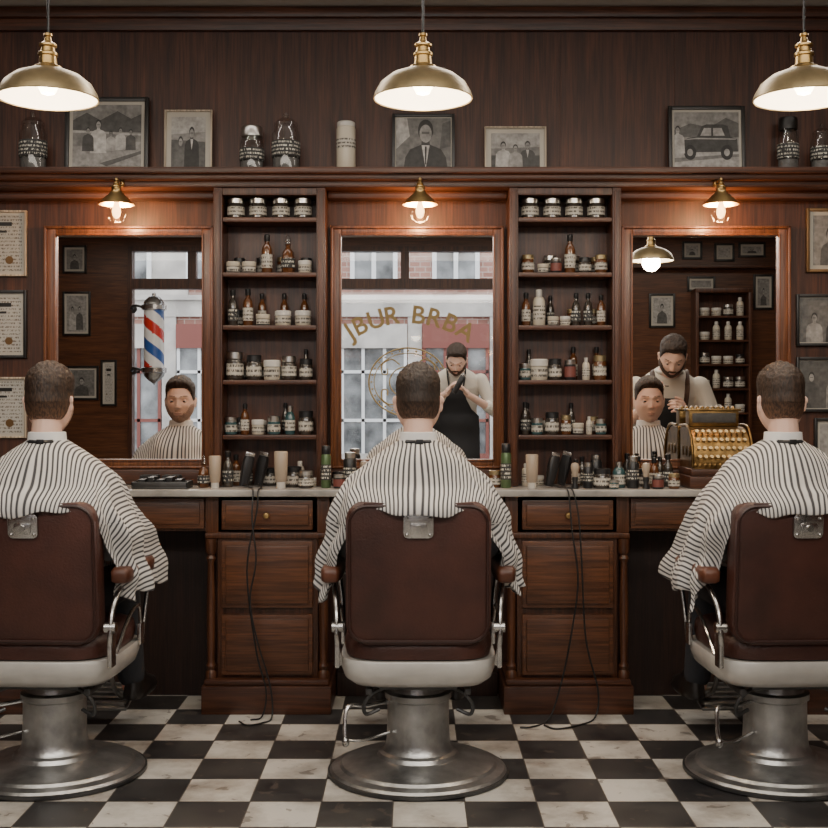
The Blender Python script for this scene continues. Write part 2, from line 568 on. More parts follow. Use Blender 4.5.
b = B()
b.span(XL, XR, WY - .03, WY, 2.655, 2.75, .004)
b.span(XL, XR, WY - .055, WY, 2.70, 2.735, .008)
struct('trim_1', b, [WOODH])
b = B()
WE = WY - .004
b.span(-2.6, 2.6, 4.615, WE, 2.052, 2.076, .006)
b.span(-2.6, 2.6, 4.635, WE, 2.030, 2.052, .008)
b.span(-2.6, 2.6, 4.665, WE, 2.005, 2.032, .006)
for xa, xb in ((-2.6, -.795), (-.355, .355), (.795, 2.6)): b.span(xa, xb, 4.745, WE, 1.975, 2.006, .006)
one('display_ledge', b, [WOODH], 'long dark mahogany moulded ledge running above the mirrors', 'shelf')

# ---------------------------------------------------------------- shelf units
SH = [1.889, 1.675, 1.469, 1.256, 1.042]
UC = (-.575, .575)
for cx in UC:
    r = thing('shelf_unit', 'tall open mahogany shelf unit filled with barber products', 'shelf', (cx, 0, 0), group='wall shelf units')
    b = B()
    for sx in (-1, 1):
        b.span(sx * .183, sx * .2175, 4.66, WY - .001, .843, 2.003, .003)
        b.span(sx * .190, sx * .2105, 4.652, 4.664, .86, 1.99, .003)
    b.span(-.183, .183, 4.665, WY - .002, 1.975, 2.003, .002)
    b.span(-.183, .183, WY - .012, WY - .002, .843, 1.975)
    part('frame', b, [WOODV], r)
    for z in SH:
        part('shelf', B().span(-.1825, .1825, 4.668, WY - .013, z - .018, z, .003), [WOODH], r)

# ---------------------------------------------------------------- mirrors
for i, cx in enumerate((-1.15, 0, 1.15)):
    fw = .338 if i != 1 else .346
    r = thing('wall_mirror', 'large rectangular wall mirror in moulded mahogany frame above the counter', 'mirror', (cx, WY, 0), group='wall mirrors')
    z0, z1 = .905, 1.872
    gw = .291 if i != 1 else .303
    g0, g1 = .942, 1.834
    b = B()
    for sx in (-1, 1):
        b.span(sx * gw, sx * fw, -.035, -.001, z0, z1, .004)
        b.span(sx * (fw - .012), sx * fw, -.045, -.034, z0, z1, .004)
        b.span(sx * gw, sx * (gw + .008), -.042, -.034, g0 - .008, g1 + .008, .003)
    for a, c_ in ((z0, g0), (g1, z1)):
        b.span(-gw, gw, -.035, -.001, a, c_, .004)
    b.span(-fw, fw, -.045, -.034, z1 - .012, z1, .004); b.span(-fw, fw, -.045, -.034, z0, z0 + .01, .004)
    b.span(-gw, gw, -.042, -.034, g1, g1 + .008, .003); b.span(-gw, gw, -.042, -.034, g0 - .008, g0, .003)
    part('frame', b, [FRAMEW], r)
    part('mirror_glass', B().span(-gw, gw, -.02, -.012, g0, g1), [MIRROR], r)
    one('mirror_sill', B().span(-.352, .352, 4.765, WY - .001, .8425, .902, .004), [WOODH],
        'low dark wood sill beneath the mirror', 'sill', (cx, 0, 0), group='mirror sills')

# ---------------------------------------------------------------- counter and cabinets
b = B(); b.span(-2.3, 2.3, 4.495, WY - .001, .815, .841, .005)
one('countertop', b, [MARBLE], 'long grey marble countertop with worn front edge', 'countertop')
CC = (-1.7, -.567, .567, 1.7)


def front(b, x0, x1, z0, z1, y, mi=0):
    b.span(x0, x1, y, y + .02, z0, z1, .004, mi)
    b.span(x0 + .016, x1 - .016, y - .007, y + .002, z0 + .016, z1 - .016, .005, mi)


for cx in CC:
    r = thing('base_cabinet', 'mahogany base cabinet with drawers and turned columns', 'cabinet', (cx, 0, 0), group='base cabinets')
    b = B()
    b.span(-.19, .19, 4.545, WY - .001, .12, .8145, .003)
    b.span(-.235, .235, 4.53, WY - .001, .655, .675, .004)
    b.span(-.235, .235, 4.545, WY - .001, .675, .8145, .003)
    part('body', b, [WOODFV], r)
    b = B(); b.span(-.243, .243, 4.49, WY - .001, 0, .105, .004); b.span(-.235, .235, 4.50, WY - .001, .105, .128, .008)
    part('plinth', b, [WOODH], r)
    for k, (z0, z1) in enumerate(((.688, .800), (.393, .645), (.140, .368))):
        b = B(); front(b, -.172, .172, z0, z1, 4.526)
        dr = part('drawer', b, [WOODF], r)
        if k == 0:
            kb = B().lathe([(0, -.028), (.010, -.026), (.0125, -.019), (.008, -.012), (.006, 0)], (0, 4.519, (z0 + z1) / 2), 18, M=Matrix.Rotation(-PI / 2, 4, 'X'))
            part('knob', kb, [BRASS], dr)
    for sx in (-1, 1):
        pr = [(.021, .128), (.021, .15), (.014, .16), (.019, .175), (.013, .19), (.015, .25), (.0165, .35), (.0165, .42), (.013, .53), (.012, .565), (.019, .58), (.013, .592), (.021, .605), (.021, .655)]
        part('column', B().lathe(pr, (sx * .213, 4.535, 0), 20), [WOODFV], r)
for cx, w in ((-1.1335, .3285), (0, .329), (1.1335, .3285)):
    r = thing('counter_apron', 'mahogany drawer band under the counter over an open knee space', 'drawer', (cx, 0, 0), group='counter aprons')
    part('body', B().span(-w, w, 4.57, WY - .002, .68, .814), [WOODFV], r)
    b = B(); front(b, -w + .004, w - .004, .690, .806, 4.552)
    part('drawer', b, [WOODF], r)
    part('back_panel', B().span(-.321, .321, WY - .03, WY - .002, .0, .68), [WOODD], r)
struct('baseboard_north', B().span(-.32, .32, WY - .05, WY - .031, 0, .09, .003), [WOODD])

# ---------------------------------------------------------------- framed pictures


def picture(name, label, cx, cz, w, h, Y, fm, fw, matw, shapes, base=.25, lean=0., fd=.018, group=None, face=-1, cert=False, cat_='picture frame', matm=None):
    """origin at bottom centre. face -1 looks to -Y, +1 looks to +Y"""
    rot = (lean, 0, 0) if face < 0 else (-lean, 0, PI)
    r = thing(name, label, cat_, (cx, Y, cz - h / 2), rot, group)
    b = B()
    for sx in (-1, 1): b.span(sx * (w / 2 - fw), sx * w / 2, -fd, 0, 0, h, .002)
    for z in (0, h - fw): b.span(-w / 2 + fw, w / 2 - fw, -fd, 0, z, z + fw, .002)
    part('frame', b, [fm], r)
    part('mat_board', B().span(-w / 2 + fw, w / 2 - fw, -.007, -.001, fw, h - fw), [matm or CREAM], r)
    iw, ih = w / 2 - fw - matw, h / 2 - fw - matw
    bb = B(); mats = [CERT if cert else G(base)]
    bb.span(-iw, iw, -.0085, -.0072, h / 2 - ih, h / 2 + ih)
    if cert:
        mats.append(BLACKF); mats.append(GOLDF)
        bb.span(-iw * .6, iw * .6, -.0092, -.0086, h / 2 + ih * .62, h / 2 + ih * .76, mi=1)
        bb.span(-iw * .4, iw * .4, -.0092, -.0086, h / 2 + ih * .38, h / 2 + ih * .46, mi=1)
        bb.cyl((iw * .5, -.0094, h / 2 - ih * .6), (iw * .5, -.0086, h / 2 - ih * .6), iw * .16, n=20, mi=2)
    ml = {}
    for k, s in enumerate(shapes):
        g = s[-1]
        if g not in ml: ml[g] = len(mats); mats.append(G(g) if not isinstance(g, bpy.types.Material) else g)
        y0 = -.0087 - .00012 * k
        if s[0] == 'e':
            _, x, z, rx, rz, _g_ = s
            poly = [(x + rx * math.cos(a * PI / 10), z + rz * math.sin(a * PI / 10)) for a in range(20)]
        else:
            poly = s[1]
        poly = [(max(-1, min(1, x)) * iw, h / 2 + max(-1, min(1, z)) * ih) for x, z in poly]
        bb.prism(poly, y0 - .0001, y0, mi=ml[g])
    part('certificate' if cert else 'photograph', bb, mats, r)
    return r


def fig(x, z, s, body, head, ar=1., hair=.04, lap=None):
    """person silhouette in picture coords; ar = height/width of picture"""
    hx = s * ar
    o = [('p', [(x - .72 * hx, z - 2.2 * s), (x - .66 * hx, z - .75 * s), (x - .5 * hx, z - .5 * s), (x - .14 * hx, z - .36 * s), (x - .12 * hx, z - .2 * s), (x + .12 * hx, z - .2 * s), (x + .14 * hx, z - .36 * s), (x + .5 * hx, z - .5 * s), (x + .66 * hx, z - .75 * s), (x + .72 * hx, z - 2.2 * s)], body),
         ('e', x, z + .08 * s, .25 * hx, .34 * s, hair), ('e', x, z - .02 * s, .20 * hx, .28 * s, head)]
    if lap is not None:
        o.append(('p', [(x - .13 * hx, z - .38 * s), (x + .13 * hx, z - .38 * s), (x, z - 1.1 * s)], lap))
    o.append(('p', [(x - .13 * hx, z + .04 * s), (x + .13 * hx, z + .04 * s), (x + .12 * hx, z - .03 * s), (x - .12 * hx, z - .03 * s)], round(head * .45, 2)))
    return o


yW = WY - .001
LZ = 2.077


def ledge_pic(x0, x1, ytop, fm, fw, matw, shapes, base, label, Y=4.75):
    cx = (RX(x0, Y) + RX(x1, Y)) / 2; w = (x1 - x0) * Y / F; top = RZ(ytop, Y); h = top - LZ
    picture('framed_photograph', label, cx, LZ + h / 2, w, h, Y + .03, fm, fw, matw, shapes, base, lean=-.06)


ledge_pic(63, 147, 95, BLACKF, .016, .014,
          [('p', [(-1, .1), (1, .0), (1, 1), (-1, 1)], .28), ('p', [(-1, .5), (-.6, .75), (-.2, .5), (.3, .8), (.7, .55), (1, .7), (1, .1), (-1, .15)], .10), ('p', [(-1, -1), (1, -1), (1, -.2), (-1, -.35)], .34), ('p', [(-1, .1), (1, .0), (1, .06), (-1, .18)], .5), ('p', [(-.2, -.9), (1, -.5), (1, -.6), (0, -1)], .12)]
          + fig(-.25, .35, .42, .6, .4, .8) + fig(-.55, .15, .3, .08, .35, .8) + fig(.40, .15, .28, .55, .35, .8) + fig(.70, .1, .26, .10, .3, .8) + fig(.12, .05, .25, .45, .3, .8), .25,
          'black framed wide photograph of men outdoors standing on the ledge')
ledge_pic(163, 211, 108, LIGHTW, .007, .020, [('p', [(-1, .3), (1, .4), (1, 1), (-1, 1)], .5), ('p', [(-1, -1), (1, -1), (1, 0), (-1, .1)], .12)] + fig(-.45, .0, .55, .14, .35, 1.0) + fig(.2, .35, .62, .04, .4, 1.0, lap=.6), .32,
          'pale wood framed portrait photograph on the ledge')
ledge_pic(392, 455, 112, BLACKF, .012, .004, [('p', [(-1, -.2), (-.5, .3), (-.6, 1), (-1, 1)], .5), ('p', [(.6, -.2), (1, -.1), (1, .9), (.7, .8)], .12)] + fig(.08, .42, 1.25, .05, .36, .9, lap=.6) + [('p', [(.05, -.1), (.12, -.1), (.10, -.8), (.06, -.8)], .03)], .20,
          'dark framed portrait photograph of a man in a suit')
ledge_pic(485, 547, 125, LIGHTW, .006, .020, [('p', [(-1, .1), (1, .2), (1, 1), (-1, 1)], .4), ('p', [(-1, -1), (1, -1), (1, -.3), (-1, -.3)], .08)] + fig(-.5, .25, .65, .5, .28, .7) + fig(.5, .28, .65, .08, .3, .7, lap=.5) + fig(0, .1, .6, .35, .3, .7), .22,
          'pale framed photograph of seated people on the ledge')
ledge_pic(670, 747, 104, BLACKF, .014, .010,
          [('p', [(-1, .2), (1, .2), (1, 1), (-1, 1)], .32), ('p', [(-1, .35), (-.5, .6), (.1, .45), (.6, .8), (1, .6), (1, .1), (-1, .1)], .14), ('p', [(-1, -1), (1, -1), (1, -.4), (-1, -.4)], .42), ('p', [(-1, -.65), (1, -.5), (1, -.6), (-1, -.8)], .2),
           ('p', [(-.8, -.45), (-.82, -.05), (-.55, .08), (-.3, .12), (-.15, .5), (.0, .56), (.5, .56), (.66, .5), (.74, .12), (.95, .02), (.97, -.42)], .06), ('p', [(-.8, .0), (-.3, .08), (.9, .05), (.9, .01), (-.3, .03)], .4), ('e', -.52, -.45, .19, .27, .03), ('e', -.52, -.45, .09, .13, .4), ('e', .62, -.45, .19, .27, .03), ('e', .62, -.45, .09, .13, .4),
           ('p', [(-.2, .15), (-.08, .43), (.14, .43), (.14, .15)], .45), ('p', [(.2, .15), (.2, .43), (.46, .43), (.56, .15)], .45), ('e', -.80, -.08, .05, .08, .6)] + fig(-.9, .35, .38, .5, .35, .8), .3,
          'black framed photograph of a vintage car on the ledge')


def wall_pic(x0, x1, y0, y1, fm, fw, matw, shapes, base, label, cert=False):
    Y = 4.80
    cx = (RX(x0, Y) + RX(x1, Y)) / 2; w = (x1 - x0) * Y / F
    z0, z1 = RZ(y1, Y), RZ(y0, Y)
    picture('framed_certificate' if cert else 'framed_photograph', label, cx, (z0 + z1) / 2, w, z1 - z0, yW, fm, fw, matw, shapes, base, cert=cert)


wall_pic(-34, 26, 210, 276, LIGHTW, .008, .012, [], .5, 'pale framed printed certificate hanging on the wood wall', True)
wall_pic(-34, 26, 290, 358, BLACKF, .012, .012, [], .5, 'black framed printed certificate hanging on the wood wall', True)
wall_pic(-34, 26, 377, 438, LIGHTW, .008, .010, [], .5, 'pale framed yellowed certificate hanging on the wood wall', True)
wall_pic(807, 862, 208, 272, GOLDF, .012, .016, fig(-.2, .2, .8, .12, .35, .8, lap=.5), .3, 'brown framed portrait photograph hanging on the wood wall')
wall_pic(797, 862, 294, 346, BLACKF, .012, .004, fig(-.5, .1, .6, .35, .3, .7) + fig(.2, .1, .6, .05, .3, .7), .16, 'black framed group photograph hanging on the wood wall')
wall_pic(797, 862, 357, 412, BLACKF, .012, .004, fig(-.6, .3, .6, .1, .35, .7) + fig(.2, .3, .6, .3, .35, .7), .12, 'black framed dark photograph hanging on the wood wall')
wall_pic(815, 862, 418, 470, BLACKF, .012, .012, [], .4, 'small black framed card hanging on the wood wall')

# ---------------------------------------------------------------- jars, bottles
_mc = {}


def cm(key, fn, mats):
    if key not in _mc: _mc[key] = fn().mesh(key, mats)
    return _mc[key]


KINDS = {
    'jar': ('pomade_jar', 'jar', 'dark glass pomade jar with white label and silver lid', [
        ('body', [(0, 0), (.030, 0), (.034, .004), (.034, .050), (.030, .057), (.028, .060), (0, .060)], DGLASS),
        ('lid', [(.031, .058), (.032, .059), (.032, .076), (.029, .078), (0, .078)], SILVER),
        ('label', [(.0335, .012), (.0348, .0125), (.0348, .0445), (.0335, .045)], LABELW)]),
    'jark': ('pomade_jar', 'jar', 'dark pomade jar with black lid and pale label', [
        ('body', [(0, 0), (.027, 0), (.030, .004), (.030, .046), (.026, .052), (0, .052)], DGLASS),
        ('lid', [(.028, .050), (.029, .051), (.029, .067), (.026, .069), (0, .069)], BLACKP),
        ('label', [(.0295, .010), (.0308, .0105), (.0308, .0385), (.0295, .039)], LABELW)]),
    'jara': ('pomade_jar', 'jar', 'amber glass jar with dark lid and cream label', [
        ('body', [(0, 0), (.024, 0), (.027, .004), (.027, .050), (.023, .056), (0, .056)], AGLASS),
        ('lid', [(.025, .054), (.026, .055), (.026, .070), (.023, .072), (0, .072)], BRASSD),
        ('label', [(.0265, .012), (.0278, .0125), (.0278, .0405), (.0265, .041)], LABELW)]),
    'jarw': ('cream_jar', 'jar', 'low white cream jar with pale lid', [
        ('body', [(0, 0), (.029, 0), (.032, .004), (.032, .034), (.028, .038), (0, .038)], CREAMP),
        ('lid', [(.033, .036), (.034, .037), (.034, .052), (.031, .055), (0, .055)], WHITEP),
        ('label', [(.0315, .008), (.0328, .0085), (.0328, .0295), (.0315, .030)], LABELW)]),
    'tin': ('pomade_tin', 'tin', 'small round tin of hair wax with printed label', [
        ('body', [(0, 0), (.024, 0), (.026, .003), (.026, .026), (0, .026)], BLACKP),
        ('lid', [(.0275, .024), (.028, .025), (.028, .038), (.026, .040), (0, .040)], CREAMP),
        ('label', [(.0255, .005), (.0268, .0055), (.0268, .0215), (.0255, .022)], LABELW)]),
    'bota': ('tonic_bottle', 'bottle', 'amber glass hair tonic bottle with black cap', [
        ('body', [(0, 0), (.018, 0), (.021, .004), (.021, .080), (.017, .094), (.009, .104), (.009, .116), (0, .116)], AGLASS),
        ('cap', [(.011, .112), (.0115, .113), (.0115, .133), (.009, .136), (0, .136)], BLACKP),
        ('label', [(.0205, .018), (.0218, .0185), (.0218, .0665), (.0205, .067)], LABELW)]),
    'botd': ('tonic_bottle', 'bottle', 'dark glass barber bottle with black label', [
        ('body', [(0, 0), (.017, 0), (.019, .004), (.019, .070), (.015, .086), (.008, .096), (.008, .110), (0, .110)], DGLASS),
        ('cap', [(.010, .106), (.0105, .107), (.0105, .124), (.008, .127), (0, .127)], BLACKP),
        ('label', [(.0185, .016), (.0198, .0165), (.0198, .0595), (.0185, .060)], LABELK)]),
    'botw': ('lotion_bottle', 'bottle', 'white plastic lotion bottle with printed label', [
        ('body', [(0, 0), (.021, 0), (.024, .004), (.024, .085), (.019, .098), (.011, .102), (0, .102)], CREAMP),
        ('cap', [(.012, .100), (.0125, .101), (.0125, .124), (.010, .127), (0, .127)], WHITEP),
        ('label', [(.0235, .020), (.0248, .0205), (.0248, .0695), (.0235, .070)], LABELW)]),
    'bots': ('glass_decanter', 'bottle', 'faceted glass decanter with pointed stopper', [
        ('body', [(0, 0), (.022, 0), (.025, .006), (.026, .050), (.022, .075), (.010, .088), (.010, .098), (.014, .101), (0, .101)], AGLASS),
        ('stopper', [(.008, .098), (.013, .106), (.014, .116), (.006, .134), (0, .138)], JGLASS),
        ('label', [(.0255, .018), (.0275, .0185), (.0278, .0515), (.0260, .052)], LABELK)]),
    'teal': ('tonic_bottle', 'bottle', 'dark teal glass bottle with silver cap', [
        ('body', [(0, 0), (.022, 0), (.025, .004), (.025, .060), (.018, .074), (.010, .080), (0, .080)], TEAL),
        ('cap', [(.012, .078), (.0125, .079), (.0125, .098), (0, .100)], SILVER),
        ('label', [(.0245, .014), (.0258, .0145), (.0258, .0495), (.0245, .050)], LABELW)]),
    'can': ('spray_can', 'spray can', 'tall green spray can with dark cap', [
        ('body', [(0, 0), (.017, 0), (.019, .003), (.019, .120), (.015, .130), (0, .130)], GREEN),
        ('cap', [(.0155, .128), (.016, .129), (.016, .158), (.013, .162), (0, .162)], BLACKP),
        ('label', [(.0185, .030), (.0196, .0305), (.0196, .0895), (.0185, .090)], LABELK)]),
    'canb': ('spray_can', 'spray can', 'black spray can with silver top', [
        ('body', [(0, 0), (.021, 0), (.023, .003), (.023, .095), (.018, .104), (0, .104)], BLACKP),
        ('cap', [(.018, .102), (.0185, .103), (.0185, .122), (0, .125)], SILVER),
        ('label', [(.0225, .030), (.0238, .0305), (.0238, .0695), (.0225, .070)], LABELK)]),
    'tub': ('cream_tube', 'tube', 'pale cosmetic tube standing on its cap', [
        ('cap', [(0, 0), (.013, 0), (.014, .002), (.014, .020), (0, .020)], WHITEP),
        ('body', [(.014, .020), (.018, .026), (.020, .060), (.021, .110), (.019, .113), (0, .113)], TAN)]),
    'redj': ('pomade_tin', 'tin', 'small dark tin with red label', [
        ('body', [(0, 0), (.022, 0), (.024, .003), (.024, .044), (.021, .047), (0, .047)], BLACKP),
        ('lid', [(.0225, .045), (.023, .046), (.023, .058), (0, .060)], SILVER),
        ('label', [(.0235, .008), (.0248, .0085), (.0248, .0385), (.0235, .039)], REDL)]),
    'blu': ('cream_jar', 'jar', 'squat blue glass jar with silver lid', [
        ('body', [(0, 0), (.024, 0), (.027, .003), (.027, .036), (.023, .040), (0, .040)], TEAL),
        ('lid', [(.0255, .038), (.026, .039), (.026, .053), (0, .055)], SILVER),
        ('label', [(.0265, .008), (.0278, .0085), (.0278, .0295), (.0265, .030)], LABELW)]),
}


def prod(kind, x, y, z, s=1., group=None, zs=1.):
    nm, ct, lb, ps = KINDS[kind]
    r = thing(nm, lb, ct, (x, y, z), (0, 0, random.uniform(-3, 3)), group)
    r.scale = (s, s, s * zs)
    for pn, prof, m in ps:
        n = 8 if kind == 'bots' and pn == 'body' else 26
        me = cm(kind + pn, lambda: B().lathe(prof, n=n), [m])
        obj(pn, me, r)
    return r


ROWS = {
    0: [[('jar', 236), ('jar', 258), ('jar', 281), ('jar', 303)],
        [('tin', 233), ('tin', 249), ('bota', 267), ('bots', 288), ('jarw', 305, .8)],
        [('botd', 233), ('bota', 248, .95), ('tin', 263), ('jarw', 283, .95), ('jarw', 303, .95)],
        [('jar', 235), ('jark', 254), ('jarw', 272), ('jar', 289, .85), ('jark', 306, .85)],
        [('blu', 231, .9), ('bota', 245, .8), ('jarw', 258, .75), ('blu', 274, .95), ('teal', 290, .8), ('jark', 306, .95)]],
    1: [[('jar', 530), ('jar', 552), ('jar', 574), ('jar', 596)],
        [('jara', 528, .9), ('tin', 543, .8), ('redj', 556, .9), ('bota', 570), ('jark', 585, .8), ('jara', 601, .9)],
        [('bota', 526, .85), ('botw', 539), ('tin', 553, .8), ('jarw', 565, .6), ('botd', 576, .9), ('botd', 588, .9), ('bota', 601, .8)],
        [('blu', 525, .85), ('jarw', 539, 1.05), ('jark', 555, .85), ('redj', 570, .95), ('botw', 586, .62), ('jara', 600, .95)],
        [('botd', 525, .9), ('blu', 537, .85), ('jark', 552, .9), ('jara', 566, .75), ('tin', 578, .8), ('botw', 589, .5), ('blu', 601, .8)]],
}
YS = 4.715
for u in (0, 1):
    for k, row in enumerate(ROWS[u]):
        for it in row:
            s = it[2] if len(it) > 2 else 1.
            zs = 1. if k == 0 else (1.12 if k < 3 else 1.42)
            if it[0] in ('bota', 'botd', 'bots', 'botw'): zs = min(zs, 1.12)
            prod(it[0], RX(it[1], YS), YS, SH[k] + .0005, s, 'products on the wall shelves', zs)
        if k > 0:
            for q in range(4):
                xx = UC[u] - .132 + q * .088 + random.uniform(-.008, .008)
                prod(random.choice(['jark', 'jara', 'botd', 'jar', 'jarw', 'bota']), xx, 4.779, SH[k] + .0005, .78, 'products on the wall shelves', 1.25)


def ledge_jar(px, wpx, ytop, kind):
    Y = 4.74; x = RX(px, Y); r = wpx * Y / F / 2; h = RZ(ytop, Y) - LZ
    if kind == 'can':
        t = thing('white_canister', 'tall cream ceramic canister with small printed mark', 'canister', (x, Y, LZ))
        part('body', B().lathe([(0, 0), (r * .94, 0), (r, .004), (r, h * .86), (r * .9, h * .9), (0, h * .9)]), [CREAMP], t)
        part('lid', B().lathe([(r * .86, h * .89), (r * .95, h * .9), (r * .95, h * .98), (r * .8, h), (0, h)]), [WHITEP], t)
        part('label', B().lathe([(r * .99, h * .45), (r * 1.02, h * .46), (r * 1.02, h * .64), (r * .99, h * .65)]), [LABELW], t)
        return
    t = thing('apothecary_jar', 'clear lettered glass jar with %s lid on the ledge' % ('glass knob' if kind == 'k' else 'flat'), 'jar', (x, Y, LZ))
    part('body', B().lathe([(0, 0), (r * .9, 0), (r, .006), (r, h * .62), (r * .8, h * .74), (r * .78, h * .78)]), [JGLASS], t)
    part('contents', B().lathe([(0, .004), (r * .86, .004), (r * .92, h * .1), (r * .92, h * .22), (0, h * .24)]), [G(.16)], t)
    part('label', B().lathe([(r * 1.0, h * .25), (r * 1.02, h * .26), (r * 1.02, h * .5), (r * 1.0, h * .51)]), [LABELK], t)
    if kind == 'k':
        part('lid', B().lathe([(r * .8, h * .77), (r * .86, h * .78), (r * .84, h * .82), (r * .45, h * .9), (r * .14, h * .92), (r * .24, h * .96), (r * .14, h), (0, h)]), [JGLASS], t)
    else:
        part('lid', B().lathe([(r * .8, h * .77), (r * .88, h * .78), (r * .88, h * .97), (r * .8, h), (0, h)]), [SILVER if kind == 's' else BLACKF], t)


ledge_jar(33, 27, 112, 'k')
ledge_jar(252, 24, 127, 's')
ledge_jar(286, 28, 113, 'k')
ledge_jar(346, 19, 122, 'can')
ledge_jar(788, 21, 118, 'b')
ledge_jar(822, 22, 124, 'k')

# ---------------------------------------------------------------- counter clutter
CT = .8415
items = [('bots', 204, .9, 4.62), ('tub', 215, 1.1, 4.57), ('botd', 228, 1.1, 4.65), ('bota', 236, .9, 4.72), ('jark', 293, 1.15, 4.65), ('jar', 306, .85, 4.59),
         ('jarw', 313, .6, 4.68), ('can', 326, 1., 4.60), ('canb', 350, 1.1, 4.62), ('jara', 366, .9, 4.60), ('tub', 281, 1.25, 4.57), ('jark', 270, 1., 4.73), ('redj', 281, .9, 4.73),
         ('can', 506, 1.05, 4.60), ('jara', 495, .9, 4.63), ('tub', 532, 1.15, 4.56), ('botw', 526, .7, 4.69), ('bota', 576, .8, 4.64), ('canb', 596, 1., 4.69), ('botd', 582, .9, 4.72),
         ('jark', 602, 1.1, 4.58), ('teal', 619, 1.0, 4.61), ('canb', 633, 1., 4.58), ('jark', 646, 1., 4.68), ('bota', 654, .85, 4.62), ('redj', 658, .9, 4.55), ('botd', 668, 1., 4.67), ('jara', 674, .8, 4.56),
         ('jark', 338, .8, 4.72), ('redj', 339, .9, 4.58), ('blu', 614, .65, 4.54), ('jarw', 538, .7, 4.74), ('botd', 249, .8, 4.755), ('canb', 588, .8, 4.58),
         ('botd', 627, 1.0, 4.73), ('bota', 638, .85, 4.74), ('botw', 300, .75, 4.75), ('teal', 289, .7, 4.76), ('botd', 660, .9, 4.74)]
for k, px, s, y in items:
    prod(k, RX(px, y), y, CT, s, 'products on the counter')

for px0, px1, y in ((135, 190, 4.60),):
    x0, x1 = RX(px0, y), RX(px1, y)
    t = thing('comb_tray', 'dark shallow tray holding combs on the counter', 'tray', ((x0 + x1) / 2, y, CT))
    w = (x1 - x0) / 2
    b = B().span(-w, w, -.06, .06, 0, .006, .002)
    for sx in (-1, 1): b.span(sx * w, sx * (w - .005), -.06, .06, .006, .026, .001)
    for sy in (-1, 1): b.span(-w, w, sy * .06, sy * .055, .006, .026, .001)
    part('tray', b, [CASTD], t)
    b = B()
    for q in range(5): b.span(-w + .02 + q * .035, -w + .045 + q * .035, -.04, .045, .007, .035 + .008 * (q % 2), .003)
    part('combs', b, [BLACKP], t)
for px, y in ((172, 4.71), (150, 4.71)):
    one('towel_stack', B().box((0, 0, .012), (.075, .07, .022), .008).box((0, 0, .034), (.07, .068, .02), .008), [APRON],
        'small dark folded towels stacked on the counter', 'towel', (RX(px, y), y, CT))


def clipper(px, y, path, rotz=.3):
    x = RX(px, y)
    t = thing('hair_clipper', 'black corded hair clipper on the counter with hanging cable', 'hair clipper', (x, y, CT))
    b = B().loft([(0, 0, .0, .015, .012), (0, 0, .03, .018, .015), (0, 0, .08, .022, .018), (0, .0, .108, .020, .014), (0, -.004, .118, .016, .010)], 3, 24)
    part('body', b, [BLACKP], t, loc=(0, 0, .006), rot=(0, .22, rotz))
    b = B().box((0, 0, .124), (.036, .012, .016), .002)
    part('blade', b, [CHROME], t, loc=(0, 0, .006), rot=(0, .22, rotz))
    pts = [V(p) - V((x, y, CT)) for p in path]
    part('power_cord', B().tube(pts, .0032, 8, 6), [RUBBER], t)


def cp(px, py, Y): return (RX(px, Y), Y, RZ(py, Y))


clipper(243, 4.60, [(RX(243, 4.6), 4.6, CT + .012), (RX(250, 4.53), 4.53, CT + .006), (RX(253, 4.485), 4.483, CT - .004), cp(252, 520, 4.46), cp(256, 560, 4.455), cp(250, 600, 4.455), cp(257, 640, 4.45), cp(270, 685, 4.44), (RX(272, 4.42), 4.42, .012), (RX(262, 4.35), 4.36, .005), (RX(246, 4.3), 4.33, .005), (RX(238, 4.35), 4.38, .005)])
clipper(258, 4.66, [(RX(258, 4.66), 4.66, CT + .012), (RX(262, 4.55), 4.55, CT + .005), (RX(258, 4.485), 4.483, CT - .004), cp(257, 510, 4.465), cp(247, 570, 4.46), cp(256, 650, 4.455), cp(266, 690, 4.44), (RX(262, 4.42), 4.43, .012), (RX(250, 4.38), 4.40, .005)], -.3)
clipper(549, 4.60, [(RX(549, 4.6), 4.6, CT + .012), (RX(560, 4.53), 4.53, CT + .006), (RX(568, 4.485), 4.483, CT - .004), cp(572, 530, 4.46), cp(578, 580, 4.455), cp(572, 630, 4.455), cp(562, 680, 4.44), (RX(550, 4.38), 4.40, .010), (RX(533, 4.3), 4.31, .005), (RX(520, 4.3), 4.30, .005)])
clipper(561, 4.69, [(RX(561, 4.69), 4.69, CT + .012), (RX(566, 4.53), 4.53, CT + .006), (RX(573, 4.485), 4.483, CT - .004), cp(579, 520, 4.465), cp(582, 570, 4.46), cp(586, 640, 4.46), cp(598, 690, 4.45), (RX(596, 4.4), 4.42, .010), (RX(580, 4.3), 4.33, .005), (RX(556, 4.3), 4.28, .005), (RX(545, 4.3), 4.33, .005)], -.5)

for px, y in ((214, 4.64), (575, 4.555), (364, 4.7), (646, 4.55)):
    t = thing('shaving_brush', 'shaving brush standing on the counter with pale bristles', 'shaving brush', (RX(px, y), y, CT), group='shaving brushes')
    part('handle', cm('brh', lambda: B().lathe([(0, 0), (.014, 0), (.015, .006), (.009, .02), (.012, .035), (.011, .045), (0, .045)], n=20), [BLACKP]), [], t)
    part('bristles', cm('brb', lambda: B().lathe([(.009, .044), (.013, .065), (.017, .085), (.012, .096), (0, .1)], n=20), [TAN]), [], t)

